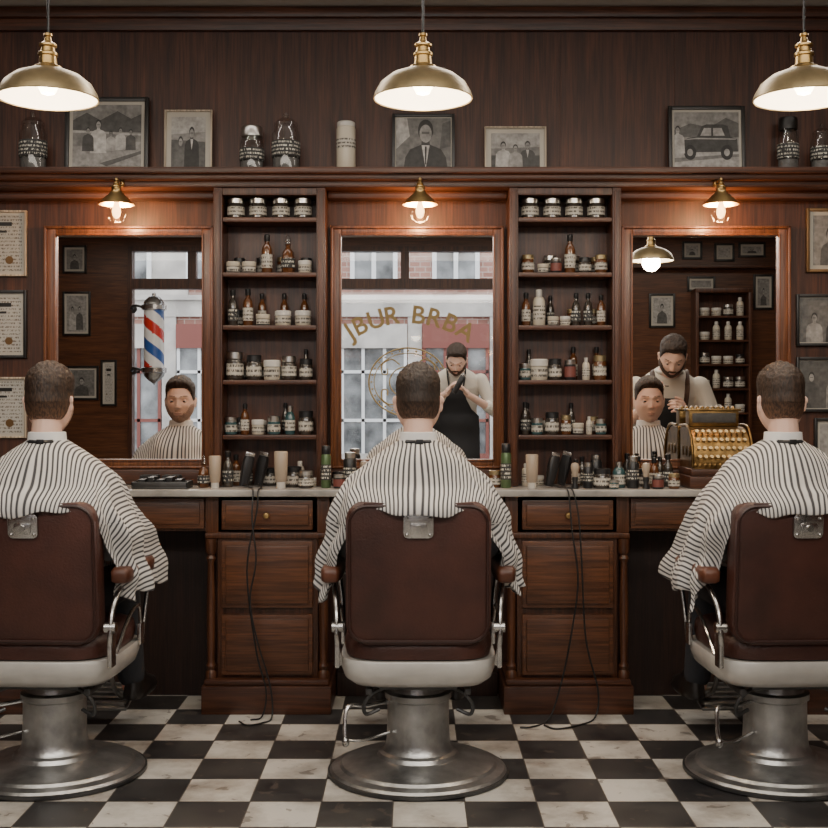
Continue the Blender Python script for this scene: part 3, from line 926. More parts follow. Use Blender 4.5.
# ---------------------------------------------------------------- cash register
t = thing('cash_register', 'ornate antique brass cash register with round keys', 'cash register', (1.158, 4.670, CT))
t.scale = (.89, .90, .93)
part('base', B().box((0, 0, .025), (.28, .27, .05), .006).box((0, -.005, .065), (.27, .26, .03), .008), [WOODH], t)
b = B()
prof = [(-.13, .08), (-.13, .12), (-.12, .17), (-.09, .215), (-.04, .245), (.02, .25), (.11, .25), (.12, .24), (.12, .08)]
tm = bmesh.new()
a = [tm.verts.new((-.125, y, z)) for y, z in prof]; c_ = [tm.verts.new((.125, y, z)) for y, z in prof]
tm.faces.new(a); tm.faces.new(c_[::-1])
for k in range(len(prof)): tm.faces.new((a[k], c_[k], c_[(k + 1) % len(prof)], a[(k + 1) % len(prof)]))
bmesh.ops.bevel(tm, geom=tm.edges[:], offset=.005, segments=2, affect='EDGES')
b.merge(tm)
for sx in (-1, 1):
    b.tube([(sx * .128, -.13, .09), (sx * .128, -.125, .17), (sx * .128, -.05, .25), (sx * .128, .11, .255)], .006, 8)
    for q in range(3): b.sph((sx * .127, -.06 + q * .06, .15), (.004, .022, .022))
for q in range(12): b.sph((-.115 + q * .021, -.131, .095), (.009, .005, .009), n=10)
part('body', b, [BRASSR], t)
b = B()
for row in range(4):
    for q in range(9):
        y = -.134 + row * .018; z = .125 + row * .034
        b.cyl((-.1 + q * .025, y + .012, z - .004), (-.1 + q * .025, y - .012, z + .006), .0035, n=8)
        b.cyl((-.1 + q * .025, y - .010, z + .005), (-.1 + q * .025, y - .014, z + .008), .0080, n=14)
part('keys', b, [KEYB], t)
b = B().box((0, .05, .285), (.22, .07, .070), .008)
for q in range(9): b.sph((-.09 + q * .0225, .045, .325), (.010, .02, .012))
b.box((0, .05, .320), (.235, .08, .010), .003)
part('display_housing', b, [BRASSR], t)
part('display_window', B().box((0, .0135, .287), (.19, .004, .04), .001), [G(.06)], t)
part('crank', B().cyl((.125, 0, .16), (.155, 0, .16), .007).tube([(.152, 0, .16), (.152, -.05, .14), (.152, -.075, .12)], .006).sph((.158, -.078, .117), .012), [CHROME], t)

# ---------------------------------------------------------------- lamps


def light(name, kind, loc, energy, col, size=.05, rot=(0, 0, 0), size_y=None, parent=None):
    l = bpy.data.lights.new(name, kind); l.energy = energy; l.color = col
    if kind == 'AREA':
        l.size = size
        if size_y: l.shape = 'RECTANGLE'; l.size_y = size_y
    else: l.shadow_soft_size = size
    o = bpy.data.objects.new(name, l); COL.objects.link(o); o.location = loc; o.rotation_euler = rot
    if parent: o.parent = parent
    return o


def pendant(x, y, z):
    t = thing('pendant_lamp', 'brass dome pendant lamp with glowing white interior', 'pendant lamp', (x, y, z), group='pendant lamps')
    outer = [(.150, 0), (.1515, .003), (.147, .018), (.130, .048), (.098, .073), (.060, .088), (.036, .093)]
    part('lamp_shade', cm('shade', lambda: B().lathe(outer + [(.034, .0915), (.058, .0855), (.096, .0705), (.127, .046), (.144, .017), (.1475, .001), (.150, 0)], n=56), [BRASSD]), [], t)
    part('shade_lining', cm('lining', lambda: B().lathe([(.146, .003), (.1425, .017), (.1255, .045), (.095, .069), (.057, .084), (.0, .090)], n=56), [WHITEIN]), [], t)
    neck = [(.040, .090), (.042, .094), (.040, .100), (.028, .106), (.026, .130), (.030, .133), (.030, .140), (.022, .145), (.020, .158), (.027, .161), (.027, .167), (.012, .176), (.009, .190), (.013, .193), (.012, .200), (0, .204)]
    part('socket', cm('neck', lambda: B().lathe(neck, n=32), [BRASS]), [], t)
    part('bulb', cm('pbulb', lambda: B().lathe([(0, .012), (.020, .018), (.030, .036), (.026, .055), (.014, .072), (.012, .086)], n=28), [BULB]), [], t)
    part('cord', B().cyl((0, 0, .2), (0, 0, CZ - z), .0035, n=8), [RUBBER], t)
    part('ceiling_rose', B().lathe([(.045, CZ - z - .001), (.045, CZ - z - .012), (.02, CZ - z - .03), (0, CZ - z - .03)]), [BRASSD], t)
    light('pendant_light', 'POINT', (0, 0, -.01), 8, (1, .82, .60), .06, parent=t)


for px in (48, 423, 804): pendant(RX(px, 3.65), 3.65, 2.092)
pendant(1.56, 1.64, 2.10)


def sconce(x):
    y, z = 4.585, 1.932
    t = thing('wall_sconce', 'small brass wall sconce with glowing filament bulb', 'wall lamp', (x, y, z), group='wall sconces')
    part('backplate', cm('sbp', lambda: B().lathe([(0, -.012), (.008, -.010), (.013, -.003), (.013, 0)], (0, .0795, .086), 24, M=Matrix.Rotation(-PI / 2, 4, 'X')), [BRASS]), [], t)
    part('arm', cm('sarm', lambda: B().tube([(0, .072, .086), (0, .05, .090), (0, .02, .088), (0, .004, .076), (0, 0, .060)], .005, 10), [BRASS]), [], t)
    part('finial', cm('sfin', lambda: B().lathe([(.010, .066), (.013, .072), (.009, .078), (.005, .082), (.008, .088), (.005, .094), (0, .098)], n=24), [BRASS]), [], t)
    part('lamp_shade', cm('sshade', lambda: B().lathe([(.068, -.008), (.0685, -.006), (.054, .010), (.036, .026), (.024, .038), (.018, .046), (.018, .056), (.022, .059), (.018, .065), (0, .067), (0, .061), (.012, .054), (.014, .045), (.021, .036), (.033, .024), (.051, .008), (.0665, -.008), (.068, -.008)], n=40), [BRASS]), [], t)
    part('glass_shade', cm('sglass', lambda: B().lathe([(.024, .030), (.032, .0), (.036, -.025), (.035, -.048), (.026, -.068), (.010, -.076), (0, -.077)], n=32), [SGLASS]), [], t, 'clear glass globe')
    part('bulb', cm('sbulb', lambda: B().lathe([(.008, .036), (.009, .0), (.014, -.018), (.017, -.034), (.013, -.050), (.006, -.058), (0, -.060)], n=28), [BULBO]), [], t)
    light('sconce_light', 'POINT', (0, .055, -.050), 6.5, (1, .53, .23), .02, parent=t)


for x in (-1.15, .010, 1.16): sconce(x)

# ---------------------------------------------------------------- barber chair


def rrect(w, h, r, n=8):
    out = []
    for cx, cz, a0 in ((w / 2 - r, h - r, 0), (-w / 2 + r, h - r, 90), (-w / 2 + r, r, 180), (w / 2 - r, r, 270)):
        for k in range(n + 1):
            a = math.radians(a0 + 90 * k / n); out.append((cx + r * math.cos(a), cz + r * math.sin(a)))
    return out


LEAN = Matrix.Translation((0, -.205, .455)) @ Matrix.Rotation(math.radians(5), 4, 'X')


def chair_meshes():
    d = []
    b = B().lathe([(0, 0), (.270, 0), (.278, .004), (.280, .014), (.272, .022), (.248, .028), (.240, .036), (.226, .041), (.165, .050), (.130, .058), (.124, .070), (.112, .076), (.104, .088), (.100, .110), (.098, .150), (.097, .235), (.105, .240), (.105, .258), (.090, .264), (.080, .30), (0, .30)], n=64)
    d.append(('pedestal', b.mesh('pedestal', [CAST], 24), None))
    b = B().lathe([(.2795, .002), (.286, .004), (.286, .013), (.2795, .015)], n=64)
    d.append(('base_rim', b.mesh('base_rim', [CASTD]), None))
    b = B().box((0, 0, .305), (.24, .28, .024), .006)
    for sx in (-1, 1):
        b.tube([(sx * .08, -.10, .30), (sx * .135, -.13, .285), (sx * .165, -.13, .25), (sx * .16, -.12, .215), (sx * .12, -.10, .225)], .006, 8)
        b.box((sx * .15, .0, .29), (.02, .3, .02), .004)
    d.append(('underframe', b.mesh('underframe', [CASTD]), None))
    b = B().loft([(0, 0, .312, .17, .16), (0, 0, .316, .205, .20), (0, 0, .335, .228, .222), (0, 0, .365, .238, .232), (0, 0, .392, .240, .234), (0, 0, .398, .236, .230)], 4.5, 64)
    d.append(('seat_pan', b.mesh('seat_pan', [ENAMEL], 50), 'white enamelled seat pan'))
    b = B().loft([(0, .0, .396, .20, .20), (0, .0, .402, .222, .222), (0, 0, .43, .228, .226), (0, 0, .462, .222, .222), (0, 0, .476, .19, .19), (0, 0, .480, .12, .12)], 4.2, 56)
    d.append(('seat', b.mesh('seat', [LEATHER], 60), None))
    b = B().prism(rrect(.428, .425, .055), -.034, .034, .016, M=LEAN, seg=3)
    d.append(('backrest', b.mesh('backrest', [LEATHER], 60), 'maroon leather backrest'))
    p = [LEAN @ V((x, -.036, z)) for x, z in [((a) * .955, .425 / 2 + (c - .425 / 2) * .955) for a, c in rrect(.428, .425, .055)]]
    b = B().tube(p + [p[0]], .0045, 8, 1)
    d.append(('piping', b.mesh('piping', [LEATHERD]), None))
    b = B().prism([(x, z + .322) for x, z in rrect(.088, .072, .012)], -.046, -.034, .003, M=LEAN)
    b.prism([(x, z + .334) for x, z in rrect(.05, .034, .008)], -.052, -.044, .002, M=LEAN)
    for sx in (-1, 1): b.sph(LEAN @ V((sx * .034, -.047, .333)), .005, n=10); b.sph(LEAN @ V((sx * .034, -.047, .382)), .005, n=10)
    b.cyl(LEAN @ V((0, -.052, .354)), LEAN @ V((0, -.062, .354)), .010, n=16)
    d.append(('headrest_bracket', b.mesh('headrest_bracket', [CHROME]), 'chrome headrest bracket'))
    for sx in (-1, 1):
        b = B()
        b.tube([(sx * .236, -.20, .385), (sx * .243, -.225, .47), (sx * .246, -.20, .56), (sx * .256, -.13, .612), (sx * .262, .0, .622), (sx * .264, .12, .622), (sx * .260, .165, .60), (sx * .25, .16, .52), (sx * .243, .13, .40)], .0085, 10, 6)
        b.box((sx * .242, -.205, .43), (.014, .05, .10), .004)
        b.box((sx * .243, .12, .42), (.014, .05, .07), .004)
        b.tube([(sx * .244, -.17, .41), (sx * .25, -.05, .50), (sx * .25, .06, .52), (sx * .244, .11, .46)], .006, 8)
        b.cyl((sx * .225, -.215, .50), (sx * .258, -.215, .50), .016, n=20)
        d.append(('arm_frame', b.mesh('arm_frame', [CHROME]), None))
        b = B().loft([(sx * .264, -.045, .628, .022, .150), (sx * .264, -.045, .635, .031, .162), (sx * .264, -.045, .664, .032, .164), (sx * .264, -.045, .676, .024, .154)], 6, 56)
        d.append(('armrest', b.mesh('armrest', [ARML], 60), 'brown padded leather armrest'))
    b = B()
    for sx in (-1, 1): b.tube([(sx * .07, .18, .33), (sx * .075, .30, .28), (sx * .07, .42, .16), (sx * .07, .52, .11)], .009, 8)
    b.box((0, .54, .105), (.20, .18, .014), .004, Matrix.Rotation(.25, 4, 'X'))
    for q in range(5): b.box((0, .47 + q * .035, .096 + q * .0088), (.18, .008, .02), .002, Matrix.Rotation(.25, 4, 'X'))
    d.append(('footrest', b.mesh('footrest', [CAST]), None))
    b = B().tube([(-.09, -.04, .235), (-.16, -.08, .23), (-.215, -.11, .235), (-.225, -.13, .18), (-.222, -.14, .14)], .0065, 8)
    b.tube([(-.09, -.05, .14), (-.17, -.12, .135), (-.222, -.14, .14)], .005, 8)
    b.sph((-.222, -.14, .135), (.012, .012, .016))
    d.append(('pump_lever', b.mesh('pump_lever', [CHROME]), None))
    return d


CD = chair_meshes()
CHAIR = [(-1.15, 3.80, 0), (0.0, 3.80, 0), (1.13, 3.80, 0)]
rots = [-.04, 0, .05]
for (x, y, _), rz in zip(CHAIR, rots):
    t = thing('barber_chair', 'vintage maroon leather barber chair with white enamel seat pan', 'barber chair', (x, y, 0), (0, 0, rz), 'barber chairs')
    for n, me, lb in CD: obj(n, me, t, label=lb)

# ---------------------------------------------------------------- people


def blob(b, voxel, smooth, name, mats):
    me = b.mesh('tmp', [], smooth=False)
    o = bpy.data.objects.new('tmp', me); COL.objects.link(o)
    m = o.modifiers.new('r', 'REMESH'); m.mode = 'VOXEL'; m.voxel_size = voxel; m.adaptivity = 0
    m.use_smooth_shade = True
    if smooth:
        s = o.modifiers.new('s', 'SMOOTH'); s.factor = .5; s.iterations = smooth
    dg = bpy.context.evaluated_depsgraph_get(); dg.update()
    r = bpy.data.meshes.new_from_object(o.evaluated_get(dg))
    bpy.data.objects.remove(o); bpy.data.meshes.remove(me)
    r.name = name; r.materials.clear()
    for m_ in mats: r.materials.append(m_)
    r.shade_smooth()
    return r


def sstep(a, b, x):
    if b < a: return 1 - sstep(b, a, x)
    t = max(0, min(1, (x - a) / (b - a))); return t * t * (3 - 2 * t)


def gs(v, c, s): return math.exp(-((v - c) / s) ** 2)


def headpt(d):
    """skull and face relief as one smooth surface, face towards +Y, eyes at z=0"""
    x, y, z = d
    p = V((.0720 * x, .094 * y, .118 * z))
    if z < 0:
        t = -z
        p.x *= 1 - .06 * t - .16 * t ** 3
        p.y *= (1 + .05 * t) if y > 0 else (1 - .42 * t)
        p.x *= 1 + .10 * math.sin(PI * min(1, t)) * abs(x) * (1 if y > -.2 else .3)
    else:
        if y < 0: p.y *= 1.04
        p.x *= 1 + .03 * math.sin(z * PI)
    if y > 0:
        ax = abs(p.x); zz = p.z; f = sstep(0, .35, y)
        pr = 0
        if zz < .018:
            pr = .22 + .78 * min(1, (.018 - zz) / .050) ** 1.2
            pr *= 1 - sstep(-.031, -.043, zz)
        k = .019 * pr * math.exp(-(ax / (.0070 + .0040 * pr)) ** 2)
        k += .0060 * gs(ax, .0115, .0050) * gs(zz, -.034, .0060)
        k += .0045 * gs(zz, .021, .008) * math.exp(-(ax / .046) ** 4)
        k -= .0095 * gs(ax, .031, .0135) * gs(zz, .001, .0095)
        k += .003 * gs(ax, .043, .016) * gs(zz, -.024, .014)
        k += .0050 * math.exp(-(ax / .021) ** 4) * gs(zz, -.0595, .0038)
        k += .0060 * math.exp(-(ax / .018) ** 4) * gs(zz, -.0685, .0042)
        k -= .0030 * math.exp(-(ax / .022) ** 4) * gs(zz, -.0640, .0016)
        k -= .0025 * math.exp(-(ax / .024) ** 2) * gs(zz, -.079, .006)
        k += .007 * math.exp(-(ax / .022) ** 2) * gs(zz, -.098, .013)
        k -= .003 * gs(ax, .040, .014) * gs(zz, -.055, .016)
        p.y += k * f
    return p


def headmesh(b, M):
    t = bmesh.new(); bmesh.ops.create_uvsphere(t, u_segments=160, v_segments=128, radius=1)
    for v in t.verts: v.co = headpt(v.co.normalized())
    b.merge(t, M)
    q = B()
    for s in (-1, 1):
        q.sph((s * .0750, -.006, -.012), (.006, .013, .022), Matrix.Rotation(s * .4, 4, 'Z') @ Matrix.Rotation(-.15, 4, 'X'))
        q.sph((s * .0780, -.012, .005), (.0055, .013, .016), Matrix.Rotation(s * .5, 4, 'Z'))
    q.cap((0, -.018, -.05), .048, (0, -.035, -.12), .049)
    me = q.mesh('q', [], smooth=False); me.transform(M); b.bm.from_mesh(me); bpy.data.meshes.remove(me)


def shell(fn, M, mat, name, n=120):
    t = bmesh.new(); bmesh.ops.create_uvsphere(t, u_segments=n, v_segments=n * 3 // 4, radius=1)
    dead = []
    for v in t.verts:
        d = v.co.normalized(); p = headpt(d); k = fn(d, p)
        nn = V((d.x / .075, d.y / .096, d.z / .118)).normalized()
        v.co = p + nn * k
        if k < -.004: dead.append(v)
    bmesh.ops.delete(t, geom=dead, context='VERTS')
    b = B(); b.merge(t, M)
    return b.mesh(name, [mat], 80)


def hair_fn(top=.016, side=.005, quiff=.008, seed=0):
    def f(d, p):
        zt = -.52 * sstep(.0, .5, -d.y) + .60 * sstep(.25, .75, d.y) + .02
        m = sstep(zt - .12, zt + .10, d.z)
        up = sstep(.20, .75, d.z)
        amp = side + (top - side) * up + quiff * sstep(.2, .8, d.y) * up
        tuft = .15 + .85 * up
        nz = (noise.noise(V((d.x * 7 + seed, d.y * 4, d.z * 7))) * .003 + noise.noise(V((d.x * 18, d.y * 8 + seed, d.z * 18))) * .003 + noise.noise(V((d.x * 44, d.y * 26 + seed, d.z * 44))) * .0028) * tuft
        return (amp + .006) * m - .006 + nz * m
    return f


def beard_fn(th=.008):
    def f(d, p):
        if d.y < -.05: return -.006
        w = sstep(-.05, .15, d.y)
        mouth = math.exp(-((p.x / .021) ** 4 + ((p.z + .064) / .0085) ** 4))
        line = -.050 + .045 * sstep(.035, .068, abs(p.x))
        mous = math.exp(-(p.x / .024) ** 4) * sstep(-.042, -.047, p.z)
        m = max(sstep(line + .006, line - .012, p.z), mous) * w * (1 - mouth)
        return (th + .005) * m - .005 + noise.noise(p * 110) * .0012 * m
    return f


def add_face(parent, M, hairmat, hairf, beard=None, beardmat=None, browmat=None):
    part('hair', shell(hairf, M, hairmat, 'hair'), None, parent)
    if beard: part('beard', shell(beard, M, beardmat or hairmat, 'beard'), None, parent)
    bm_ = browmat or hairmat
    for s in (-1, 1):
        b = B().sph((0, 0, 0), .0112, mi=0, n=32)
        for f in b.bm.faces:
            if f.calc_center_median().y > .0096: f.material_index = 1
        C = Matrix.Translation((s * .031, .0730, .0))
        me = b.mesh('eye', [EYEW, EYEB]); me.transform(M @ C)
        part('eye', me, None, parent)
        q = B()
        t = bmesh.new(); bmesh.ops.create_uvsphere(t, u_segments=32, v_segments=24, radius=.0124)
        bmesh.ops.delete(t, geom=[v for v in t.verts if -.0045 < v.co.z < .0032 or v.co.y < 0], context='VERTS')
        q.merge(t, C)
        me = q.mesh('eyelid', [SKIN]); me.transform(M)
        part('eyelid', me, None, parent)

        def brow(d, p, s=s):
            if d.y < .2 or p.x * s < .012 or p.x * s > .050: return -.006
            c = .0225 + .0035 * math.sin((p.x * s - .012) / .038 * PI * .8)
            return -.006 + .0080 * sstep(.0036, .0014, abs(p.z - c))
        part('eyebrow', shell(brow, M, bm_, 'eyebrow', 170), None, parent)

    def lips(d, p):
        if d.y < .3: return -.006
        u = abs(p.x) / .0225
        if u > 1: return -.006
        hgt = .0085 * (1 - u * u) ** .6
        return -.006 + .0068 * sstep(hgt, hgt - .002, abs(p.z + .0642))
    part('lips', shell(lips, M, LIPS, 'lips', 170), None, parent)


def hand(b, wrist, fd, pn, side, curl=.5):
    """fingers along fd, palm facing pn, thumb on side (+1/-1)"""
    fd = V(fd).normalized(); pn = V(pn); pn = (pn - fd * pn.dot(fd)).normalized(); lat = fd.cross(pn) * side
    w = V(wrist)
    R = Matrix((lat, pn, fd)).transposed().to_4x4()
    b.sph(w + fd * .050, (.040, .015, .052), R)
    b.cap(w, .024, w + fd * .03, .026)
    for k, (o, L) in enumerate(((.030, .072), (.010, .080), (-.010, .075), (-.029, .058))):
        p = w + fd * .085 + lat * o
        a = .25 + curl * .3
        for sgm, r in zip((.45, .32, .23), (.0092, .0084, .0075)):
            dirn = (fd * math.cos(a) + pn * math.sin(a)).normalized()
            q = p + dirn * L * sgm
            b.cap(p, r, q, r - .0006, 10); p = q; a += curl
    p = w + fd * .028 + lat * .030
    q = p + (lat * .7 + fd * .6 + pn * .3).normalized() * .040
    b.cap(p, .013, q, .0105, 10)
    b.cap(q, .0105, q + (lat * .1 + fd * .9 + pn * .5).normalized() * .032, .0085, 10)


HC = V((0, -.05, 1.172))
HM = Matrix.Translation(HC) @ Matrix.Scale(.94, 4)


def seated_body():
    b = B()
    b.sloft([((0, -.06, .49), .12, .09), ((0, -.07, .54), .155, .105), ((0, -.10, .66), .14, .095), ((0, -.11, .80), .155, .10), ((0, -.10, .90), .155, .085), ((0, -.09, .955), .12, .068), ((0, -.085, 1.00), .062, .052), ((0, -.08, 1.05), .050, .048)])
    b.cap((0, -.085, 1.0), .050, (0, -.072, 1.08), .046)
    headmesh(b, HM)
    for s in (-1, 1):
        b.cap((s * .132, -.09, .900), .042, (s * .215, -.07, .725), .036)
        b.cap((s * .215, -.07, .725), .036, (s * .13, .12, .680), .024)
        hand(b, (s * .13, .125, .680), (-s * .35, 1, -.1), (0, 0, -1), -s, .25)
        b.cap((s * .08, -.04, .545), .075, (s * .11, .36, .55), .055)
        b.cap((s * .11, .36, .55), .053, (s * .12, .45, .18), .036)
        b.cap((s * .12, .45, .17), .034, (s * .13, .57, .165), .026)
    return blob(b, .0032, 5, 'person_body', [SKIN])


def seated_clothes():
    b = B()
    b.sloft([((0, -.06, .485), .13, .10), ((0, -.07, .54), .165, .115), ((0, -.10, .62), .15, .105)])
    for s in (-1, 1):
        b.cap((s * .08, -.04, .548), .084, (s * .11, .36, .553), .063); b.cap((s * .11, .36, .553), .061, (s * .12, .445, .21), .048)
    tr = blob(b, .008, 4, 'trousers', [TROUS])
    b = B()
    b.sloft([((0, -.10, .60), .150, .105), ((0, -.11, .80), .160, .106), ((0, -.10, .90), .160, .090), ((0, -.09, .955), .124, .073), ((0, -.085, 1.00), .066, .056), ((0, -.083, 1.022), .056, .053)])
    for s in (-1, 1):
        b.cap((s * .132, -.09, .900), .046, (s * .215, -.07, .725), .041); b.cap((s * .215, -.07, .725), .041, (s * .14, .10, .685), .031)
    sh = blob(b, .008, 4, 'shirt', [GSHIRT])
    sho = []
    for s in (-1, 1):
        q = B().loft([(s * .13, .53, .128, .042, .13), (s * .13, .53, .140, .046, .135), (s * .13, .52, .165, .042, .12), (s * .127, .48, .195, .038, .07), (s * .122, .455, .225, .040, .045)], 2.4, 28)
        sho.append(q.mesh('shoe', [SHOEM]))
    return tr, sh, sho


def cape_mesh(seed, drop=0.):
    L = [(1.052, .060, -.130, -.012), (1.040, .074, -.147, .008), (1.018, .106, -.170, .030), (.992, .144, -.190, .055), (.955, .184, -.208, .085), (.918, .214, -.228, .105), (.896, .228, -.258, .118),
         (.870, .240, -.285, .135), (.835, .254, -.290, .165), (.77, .277, -.262, .25), (.69, .298, -.225, .40), (.61, .310, -.205, .47), (.55, .314, -.195, .49), (.48, .316, -.190, .50)]
    NL = len(L) - 1

    def cat1(k, i, f):
        a = L[max(i - 1, 0)][k]; b_ = L[i][k]; c = L[i + 1][k]; d = L[min(i + 2, NL)][k]
        return .5 * ((2 * b_) + (c - a) * f + (2 * a - 5 * b_ + 4 * c - d) * f * f + (3 * b_ - a - 3 * c + d) * f ** 3)

    def samp(t):
        i = min(int(t), NL - 1); f = t - i
        return [cat1(k, i, f) for k in range(4)]
    NP, NT = 360, 88
    bm = bmesh.new(); uvl = bm.loops.layers.uv.new('UVMap')
    grid = []; UV = []
    rnd = random.Random(seed)
    ph = [rnd.uniform(0, 6) for _ in range(8)]
    for j in range(NP):
        phi = 2 * PI * j / NP   # 0 = back
        s, c = math.sin(phi), math.cos(phi)
        backness = 1 - sstep(.66, .80, abs(s)) if c > 0 else 0
        hem_back = 7.80 + .20 * math.cos(phi * 6 + ph[0]) + .12 * math.sin(phi * 14 + ph[5]) + .25 * (abs(s) ** 2)
        # hanging corners beside the chair arms
        corner = math.exp(-((math.acos(max(-1, min(1, c))) - 1.15) / .16) ** 2)
        hem_side = 11.2 + .35 * math.sin(phi * 5 + ph[1]) + .25 * math.sin(phi * 11 + ph[2]) + corner * (.35 + drop)
        hem_side = min(hem_side, 12.9)
        tend = hem_side + (hem_back - hem_side) * backness
        col = []; prev = None; r = .066; uu = []
        for i in range(NT):
            t = tend * i / (NT - 1)
            z, hw, yb, yf = samp(t)
            yc = -.065
            ex = 2 + .5 * min(1, t / 6)
            px = hw * math.copysign(abs(s) ** (2 / ex), s)
            cc = math.copysign(abs(c) ** (2 / ex), c)
            py = yc + ((yb - yc) * cc if c > 0 else (yf - yc) * -cc)
            w = t / NL
            k = 0
            amp = (.026 * w ** 1.9) * (1 - .75 * backness)
            k += amp * math.sin(phi * 15 + ph[3] + 1.8 * w + 1.2 * math.sin(phi * 3 + ph[6])) + amp * .45 * math.sin(phi * 27 + ph[4])
            g1 = min(1, max(0, (t - 2.0) / 2))
            fold = (math.sin(abs(px) * 26 + z * 34 + ph[7] + 2 * math.sin(z * 9)) * .007 + math.sin(abs(px) * 55 - z * 14 + ph[6]) * .0045) * g1 * (1 - .5 * backness)
            nz = noise.noise(V((px * 8 + seed * 3.1, py * 8, z * 6)))
            nz2 = noise.noise(V((px * 20, py * 20 + seed, z * 7)))
            k += nz * .015 * min(1, t / 3) + nz2 * .009 * min(1, t / 3) + fold
            if t < 8.5: k = .45 * k + .004 * min(1, t / 2) if k < 0 else k + .004 * min(1, t / 2)
            if backness > .5 and t > 5: k = max(k, -.004)
            dirv = V((px, py - yc, 0))
            if dirv.length > 0: dirv.normalize()
            p = V((px, py, z)) + dirv * k + V((0, 0, abs(nz) * .006 * min(1, t / 2)))
            if prev is not None: r += (p - prev).length
            prev = p
            col.append(bm.verts.new(p)); uu.append((r * s + .25 * .0155 + nz * .004, r * c))
        grid.append(col); UV.append(uu)
    for j in range(NP):
        j2 = (j + 1) % NP
        for i in range(NT - 1):
            f = bm.faces.new((grid[j][i], grid[j2][i], grid[j2][i + 1], grid[j][i + 1]))
            for lp, (a, bq) in zip(f.loops, ((j, i), (j2, i), (j2, i + 1), (j, i + 1))): lp[uvl].uv = UV[a][bq]
    bmesh.ops.recalc_face_normals(bm, faces=bm.faces[:])
    me = bpy.data.meshes.new('barber_cape'); bm.to_mesh(me); bm.free(); me.shade_smooth(); me.materials.append(STRIPE)
    return me


BODY = seated_body()
TR, SHM, SHO = seated_clothes()
NECK = B().lathe([(.052, 1.040), (.0600, 1.043), (.0570, 1.078), (.051, 1.080)], (0, 0, 0), 40).mesh('neck_strip', [PAPERW])
NECK.transform(Matrix.Translation((0, -.072, 0)))
CLASP = B().tube([(-.038, -.128, 1.052), (-.020, -.1385, 1.051), (0, -.1420, 1.051), (.020, -.1385, 1.051), (.038, -.128, 1.052)], .0065, 8, 5, flat=.5).box((.004, -.146, 1.049), (.022, .006, .018), .002).mesh('cape_clasp', [BLACKP])
cust = [('seated person with wavy brown hair wearing a striped barber cape', FHL, hair_fn(.020, .004, .010, 1.3), beard_fn(.0011), 1, .9),
        ('seated person with short dark hair wearing a striped barber cape', FHB, hair_fn(.016, .002, .006, 5.1), None, 2, .1),
        ('seated person with neat brown hair wearing a striped barber cape', FHL, hair_fn(.017, .002, .008, 9.7), None, 3, .7)]
for (x, y, _), (lb, hm, hf, bd, sd, dp), rz in zip(CHAIR, cust, rots):
    t = thing('person', lb, 'person', (x, y, 0), (0, 0, rz), 'customers in barber chairs')
    obj('body', BODY, t)
    obj('trousers', TR, t); obj('shirt', SHM, t)
    for s_ in SHO: obj('shoe', s_, t)
    add_face(t, HM, hm, hf, bd, STUB, HAIRL)
    c = obj('barber_cape', cape_mesh(sd, dp), t, label='black and white striped cape draped over the chair back')
    m = c.modifiers.new('s', 'SOLIDIFY'); m.thickness = .002; m.offset = 1
    obj('neck_strip', NECK, t, label='white paper neck strip'); obj('cape_clasp', CLASP, t, label='black cape neck fastening')


